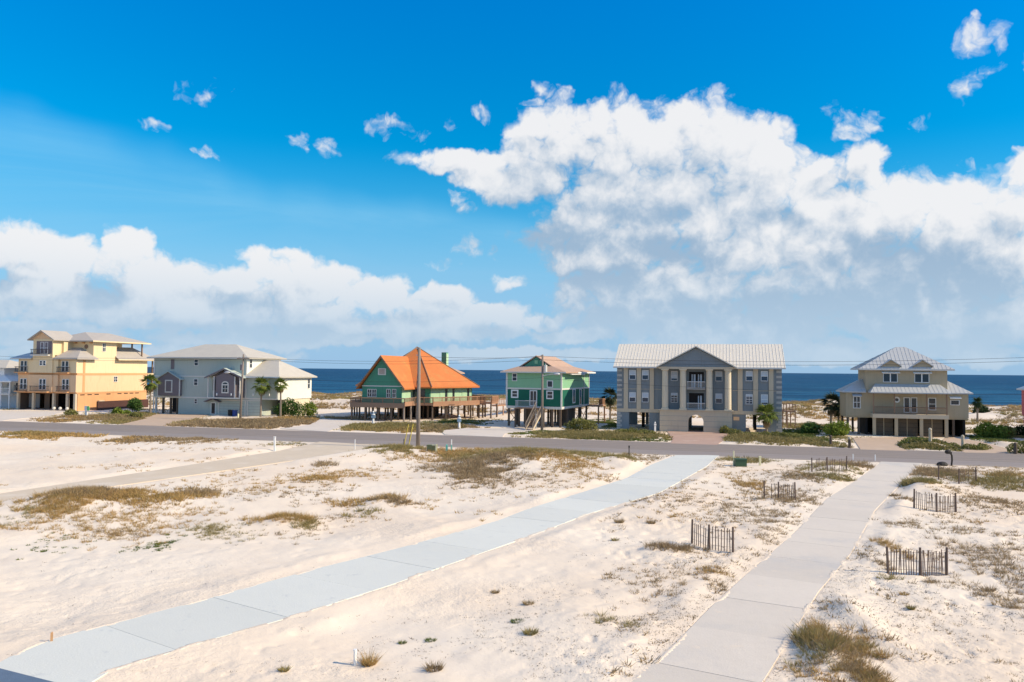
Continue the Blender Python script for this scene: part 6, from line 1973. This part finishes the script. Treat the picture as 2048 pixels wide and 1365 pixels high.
def palm(x, y, h, r, label, ms='frond', nf=26, trunk_r=0.16, dead=5, hang=0.0, seed=1, spiky=False):
    rr = random.Random(seed)
    z = gz(x, y)
    root = empty('palm_tree', x, y, z, 0, label, 'palm tree')
    mb = MB()
    k = 7; pts = []
    lx, ly = rr.uniform(-0.25, 0.25), rr.uniform(-0.2, 0.2)
    for i in range(k + 1):
        f = i / k
        pts.append((lx * f * f, ly * f * f, -0.3 + (h + 0.3) * f))
    for i in range(k):
        mb.tube(pts[i], pts[i + 1], trunk_r * (1.15 - 0.3 * i / k), trunk_r * (1.15 - 0.3 * (i + 1) / k), 9, i in (0, k - 1))
    mb.build('trunk', M['trunk'], root)
    pet = r * (0.42 if not spiky else 0.12)
    leaf = r * (0.62 if not spiky else 0.85)
    ms_a = [frond_mesh('frond', M[ms], pet, leaf, d_, 1.3 if not spiky else 0.5, 11 if not spiky else 5, seed * 10 + j) for j, d_ in enumerate((0.35, 0.7, 1.0))]
    me_d = frond_mesh('frond', M['frond_dead'], pet, leaf * 0.9, 1.2, 0.8, 8, seed * 10 + 7)
    for i in range(nf + dead):
        if i < nf:
            f = i / nf
            el = math.radians(78 - (105 + hang * 40) * f + rr.uniform(-9, 9))
            me = ms_a[min(2, int(f * 3))]
        else:
            el = math.radians(-62 + rr.uniform(-12, 10)); me = me_d
        o = link('frond', me, root)
        o.location = (pts[-1][0], pts[-1][1], h)
        o.rotation_euler = (rr.uniform(-0.35, 0.35), -el, i * 2.39996 + rr.uniform(-0.2, 0.2))
        s_ = rr.uniform(0.85, 1.12); o.scale = (s_, s_, s_)
    return root


palm(*WX(-99.0, 121.8), 5.6, 1.9, 'tall cabbage palm between the yellow house and the grey-blue house', seed=3, dead=8, hang=0.6)
palm(-43.3, 144.6 - 6, 5.4, 1.8, 'left palm of the pair before the grey-blue house', seed=5, dead=9, hang=0.6)
palm(-39.7, 141.0 - 3, 5.5, 1.55, 'right palm of the pair before the grey-blue house', seed=8, dead=6, hang=0.4)
palm(16.9, 137.0, 4.0, 1.9, 'dark drooping palm left of the columned house', 'frond_dark', seed=9, dead=3, hang=0.9)
palm(35.45, 111.4, 2.5, 1.9, 'short bright green palm before the right bay of the columned house', seed=12, dead=4)
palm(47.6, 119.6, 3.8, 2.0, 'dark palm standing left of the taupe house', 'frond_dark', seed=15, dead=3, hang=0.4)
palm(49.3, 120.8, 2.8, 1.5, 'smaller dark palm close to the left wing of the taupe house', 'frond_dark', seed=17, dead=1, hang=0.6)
palm(80.5, 138.5, 3.4, 1.35, 'spiky yucca-like palm on the dune right of the taupe house', 'leaf_dark', seed=19, dead=6, spiky=True, nf=34, hang=0.8)


# ---- leafy shrubs
def shrub(x, y, lumps, n, leaf, ms, label, stems=3, name='shrub', cat='shrub', trunk=0.0, group=None):
    rs = np.random.RandomState(int(abs(x * 13 + y * 7)) % 9999)
    z = gz(x, y)
    root = empty(name, x, y, z, 0, label, cat, group)
    tot = sum(l[3] * l[4] * l[5] for l in lumps) ** (1.0)
    V = []
    for (lx, ly, lz, rx, ry, rz) in lumps:
        k = int(n * (rx * ry * rz) / tot)
        d = rs.randn(k, 3); d /= np.linalg.norm(d, axis=1)[:, None]
        q = (0.35 + 0.65 * rs.rand(k) ** 0.5)
        wob = 0.72 + 0.55 * vnoise(d[:, 0] * 3 + lx, d[:, 1] * 3 + d[:, 2] * 2.3, 1.0, 5)
        c = d * (q * wob)[:, None] * np.array([rx, ry, rz]) + np.array([lx, ly, lz])
        c = c[c[:, 2] > -0.02]
        k = len(c)
        a = rs.randn(k, 3); a /= np.linalg.norm(a, axis=1)[:, None]
        b = np.cross(a, rs.randn(k, 3)); b /= np.linalg.norm(b, axis=1)[:, None]
        s_ = leaf * (0.6 + 0.8 * rs.rand(k))[:, None]
        quad = np.stack([c - a * s_, c + b * s_ * 0.45, c + a * s_, c - b * s_ * 0.45], 1)
        V.append(quad.reshape(-1, 3))
    V = np.concatenate(V)
    me = mesh_np('foliage', V, np.arange(len(V)).reshape(-1, 4), ms)
    link('foliage', me, root)
    for i in range(stems):
        l = lumps[i % len(lumps)]
        MB().tube((l[0] * 0.15, l[1] * 0.15, -0.2), (l[0], l[1], max(0.3, l[2])), 0.05 + trunk, 0.025 + trunk * 0.5, 6).build('stem', M['pole'], root)
    return root


shrub(*WX(-99.5, 118.5), [(0, 0, 2.1, 1.1, 1.0, 1.0), (0.5, 0, 1.5, 0.9, 0.8, 0.8), (-0.7, 0, 1.6, 0.7, 0.7, 0.7)], 1500, 0.16, M['leaf_mid'], 'small round green tree between the yellow and the grey-blue house', trunk=0.05, name='young_tree', cat='tree')
shrub(-38.7, 140.2, [(0, 0, 1.6, 1.6, 1.3, 1.7), (1.2, 0, 1.2, 1.3, 1.2, 1.4), (-1.7, 0.5, 1.1, 1.4, 1.2, 1.2)], 2600, 0.17, M['leaf_mid'], 'large green bush at the foot of the two palms by the grey-blue house')
shrub(-35.6, 141.5, [(0, 0, 1.3, 1.4, 1.2, 1.5)], 1200, 0.17, M['leaf_bright'], 'bright green rounded bush at the right end of the grey-blue house')
shrub(-67.4, 137.5, [(0, 0, 0.6, 1.1, 0.8, 0.8), (1.4, 0, 0.5, 0.9, 0.8, 0.6)], 1100, 0.17, M['leaf_bright'], 'yellow-green low bush left of the young green tree')
shrub(-60.8, 129.0 + 1, [(0, 0, 0.4, 1.3, 0.8, 0.5)], 600, 0.15, M['leaf_olive'], 'low olive bush by the wheeled bins at the grey-blue house')
shrub(-73.5, 134.0, [(0, 0, 0.5, 1.2, 0.8, 0.7)], 700, 0.16, M['leaf_olive'], 'low olive bush behind the green and white road sign')
shrub(9.6, 112.3, [(0, 0, 0.9, 1.5, 1.1, 1.1), (1.5, 0.2, 0.6, 1.2, 1.0, 0.8), (-1.3, 0, 0.7, 0.9, 0.9, 0.8)], 2400, 0.13, M['leaf_olive'], 'olive bush beside the stairs of the green stilt house')
shrub(43.5, 108.8, [(0, 0, 0.9, 1.3, 1.0, 1.0), (1.4, 0.3, 1.0, 1.2, 1.0, 1.1), (0.7, -0.5, 0.5, 1.2, 0.8, 0.7)], 2400, 0.15, M['leaf_bright'], 'bright yellow-green bush left of the taupe house')
shrub(41.6, 111.5, [(0, 0, 0.7, 1.5, 1.0, 1.0)], 1300, 0.16, M['leaf_mid'], 'darker green bush behind the bright bush left of the taupe house')
shrub(63.8, 108.0, [(0, 0, 1.0, 1.5, 1.2, 1.2), (1.8, 0, 0.8, 1.3, 1.1, 1.0)], 2400, 0.17, M['leaf_bright'], 'bright yellow-green bush right of the taupe house')
shrub(66.8, 108.5, [(0, 0, 0.8, 1.3, 1.1, 1.0)], 1300, 0.17, M['leaf_olive'], 'olive bush between the bright bush and the pink house')
shrub(55.6, 87.6, [(0, 0, 0.5, 1.6, 1.0, 0.8), (1.8, 0, 0.7, 1.4, 1.0, 1.0)], 1800, 0.13, M['leaf_olive'], 'low olive bush at the right edge beside the dark post')
shrub(71.0, 112.0, [(0, 0, 0.6, 1.5, 1.0, 0.9)], 1200, 0.16, M['leaf_dark'], 'dark bush under the pink house')
shrub(89.0, 152.0, [(0, 0, 0.6, 1.6, 1.0, 0.9)], 900, 0.2, M['leaf_dark'], 'dark low bush on the dune right of the yucca')
shrub(29.7, 111.6, [(0, 0, 0.5, 0.8, 0.6, 0.7), (0.5, -0.3, 0.3, 0.7, 0.6, 0.5)], 700, 0.14, M['leaf_olive'], 'small olive bush before the columned house left of the short palm')
# roadside hedges
for (u_, v_, L, lb, ms) in ((25.6, 102.0, 6.4, 'mounded olive hedge between the two tan driveways', 'leaf_olive'), (5.0, 107.8, 6.5, 'spreading olive hedge right of the pink-brown driveway', 'leaf_olive'), (-12.0, 109.3, 4.0, 'short olive hedge left of the pink-brown driveway', 'leaf_olive')):
    x, y = WX(u_, v_)
    lumps = []
    for i in range(7):
        f = i / 6 - 0.5
        lumps.append((f * L * CT + R.uniform(-0.3, 0.3), -f * L * ST + R.uniform(-0.9, 0.9), 0.12, 1.0, 0.9, R.uniform(0.45, 0.75)))
    shrub(x, y, lumps, 5200, 0.11, M[ms], lb, stems=2, name='wild_hedge', cat='hedge')
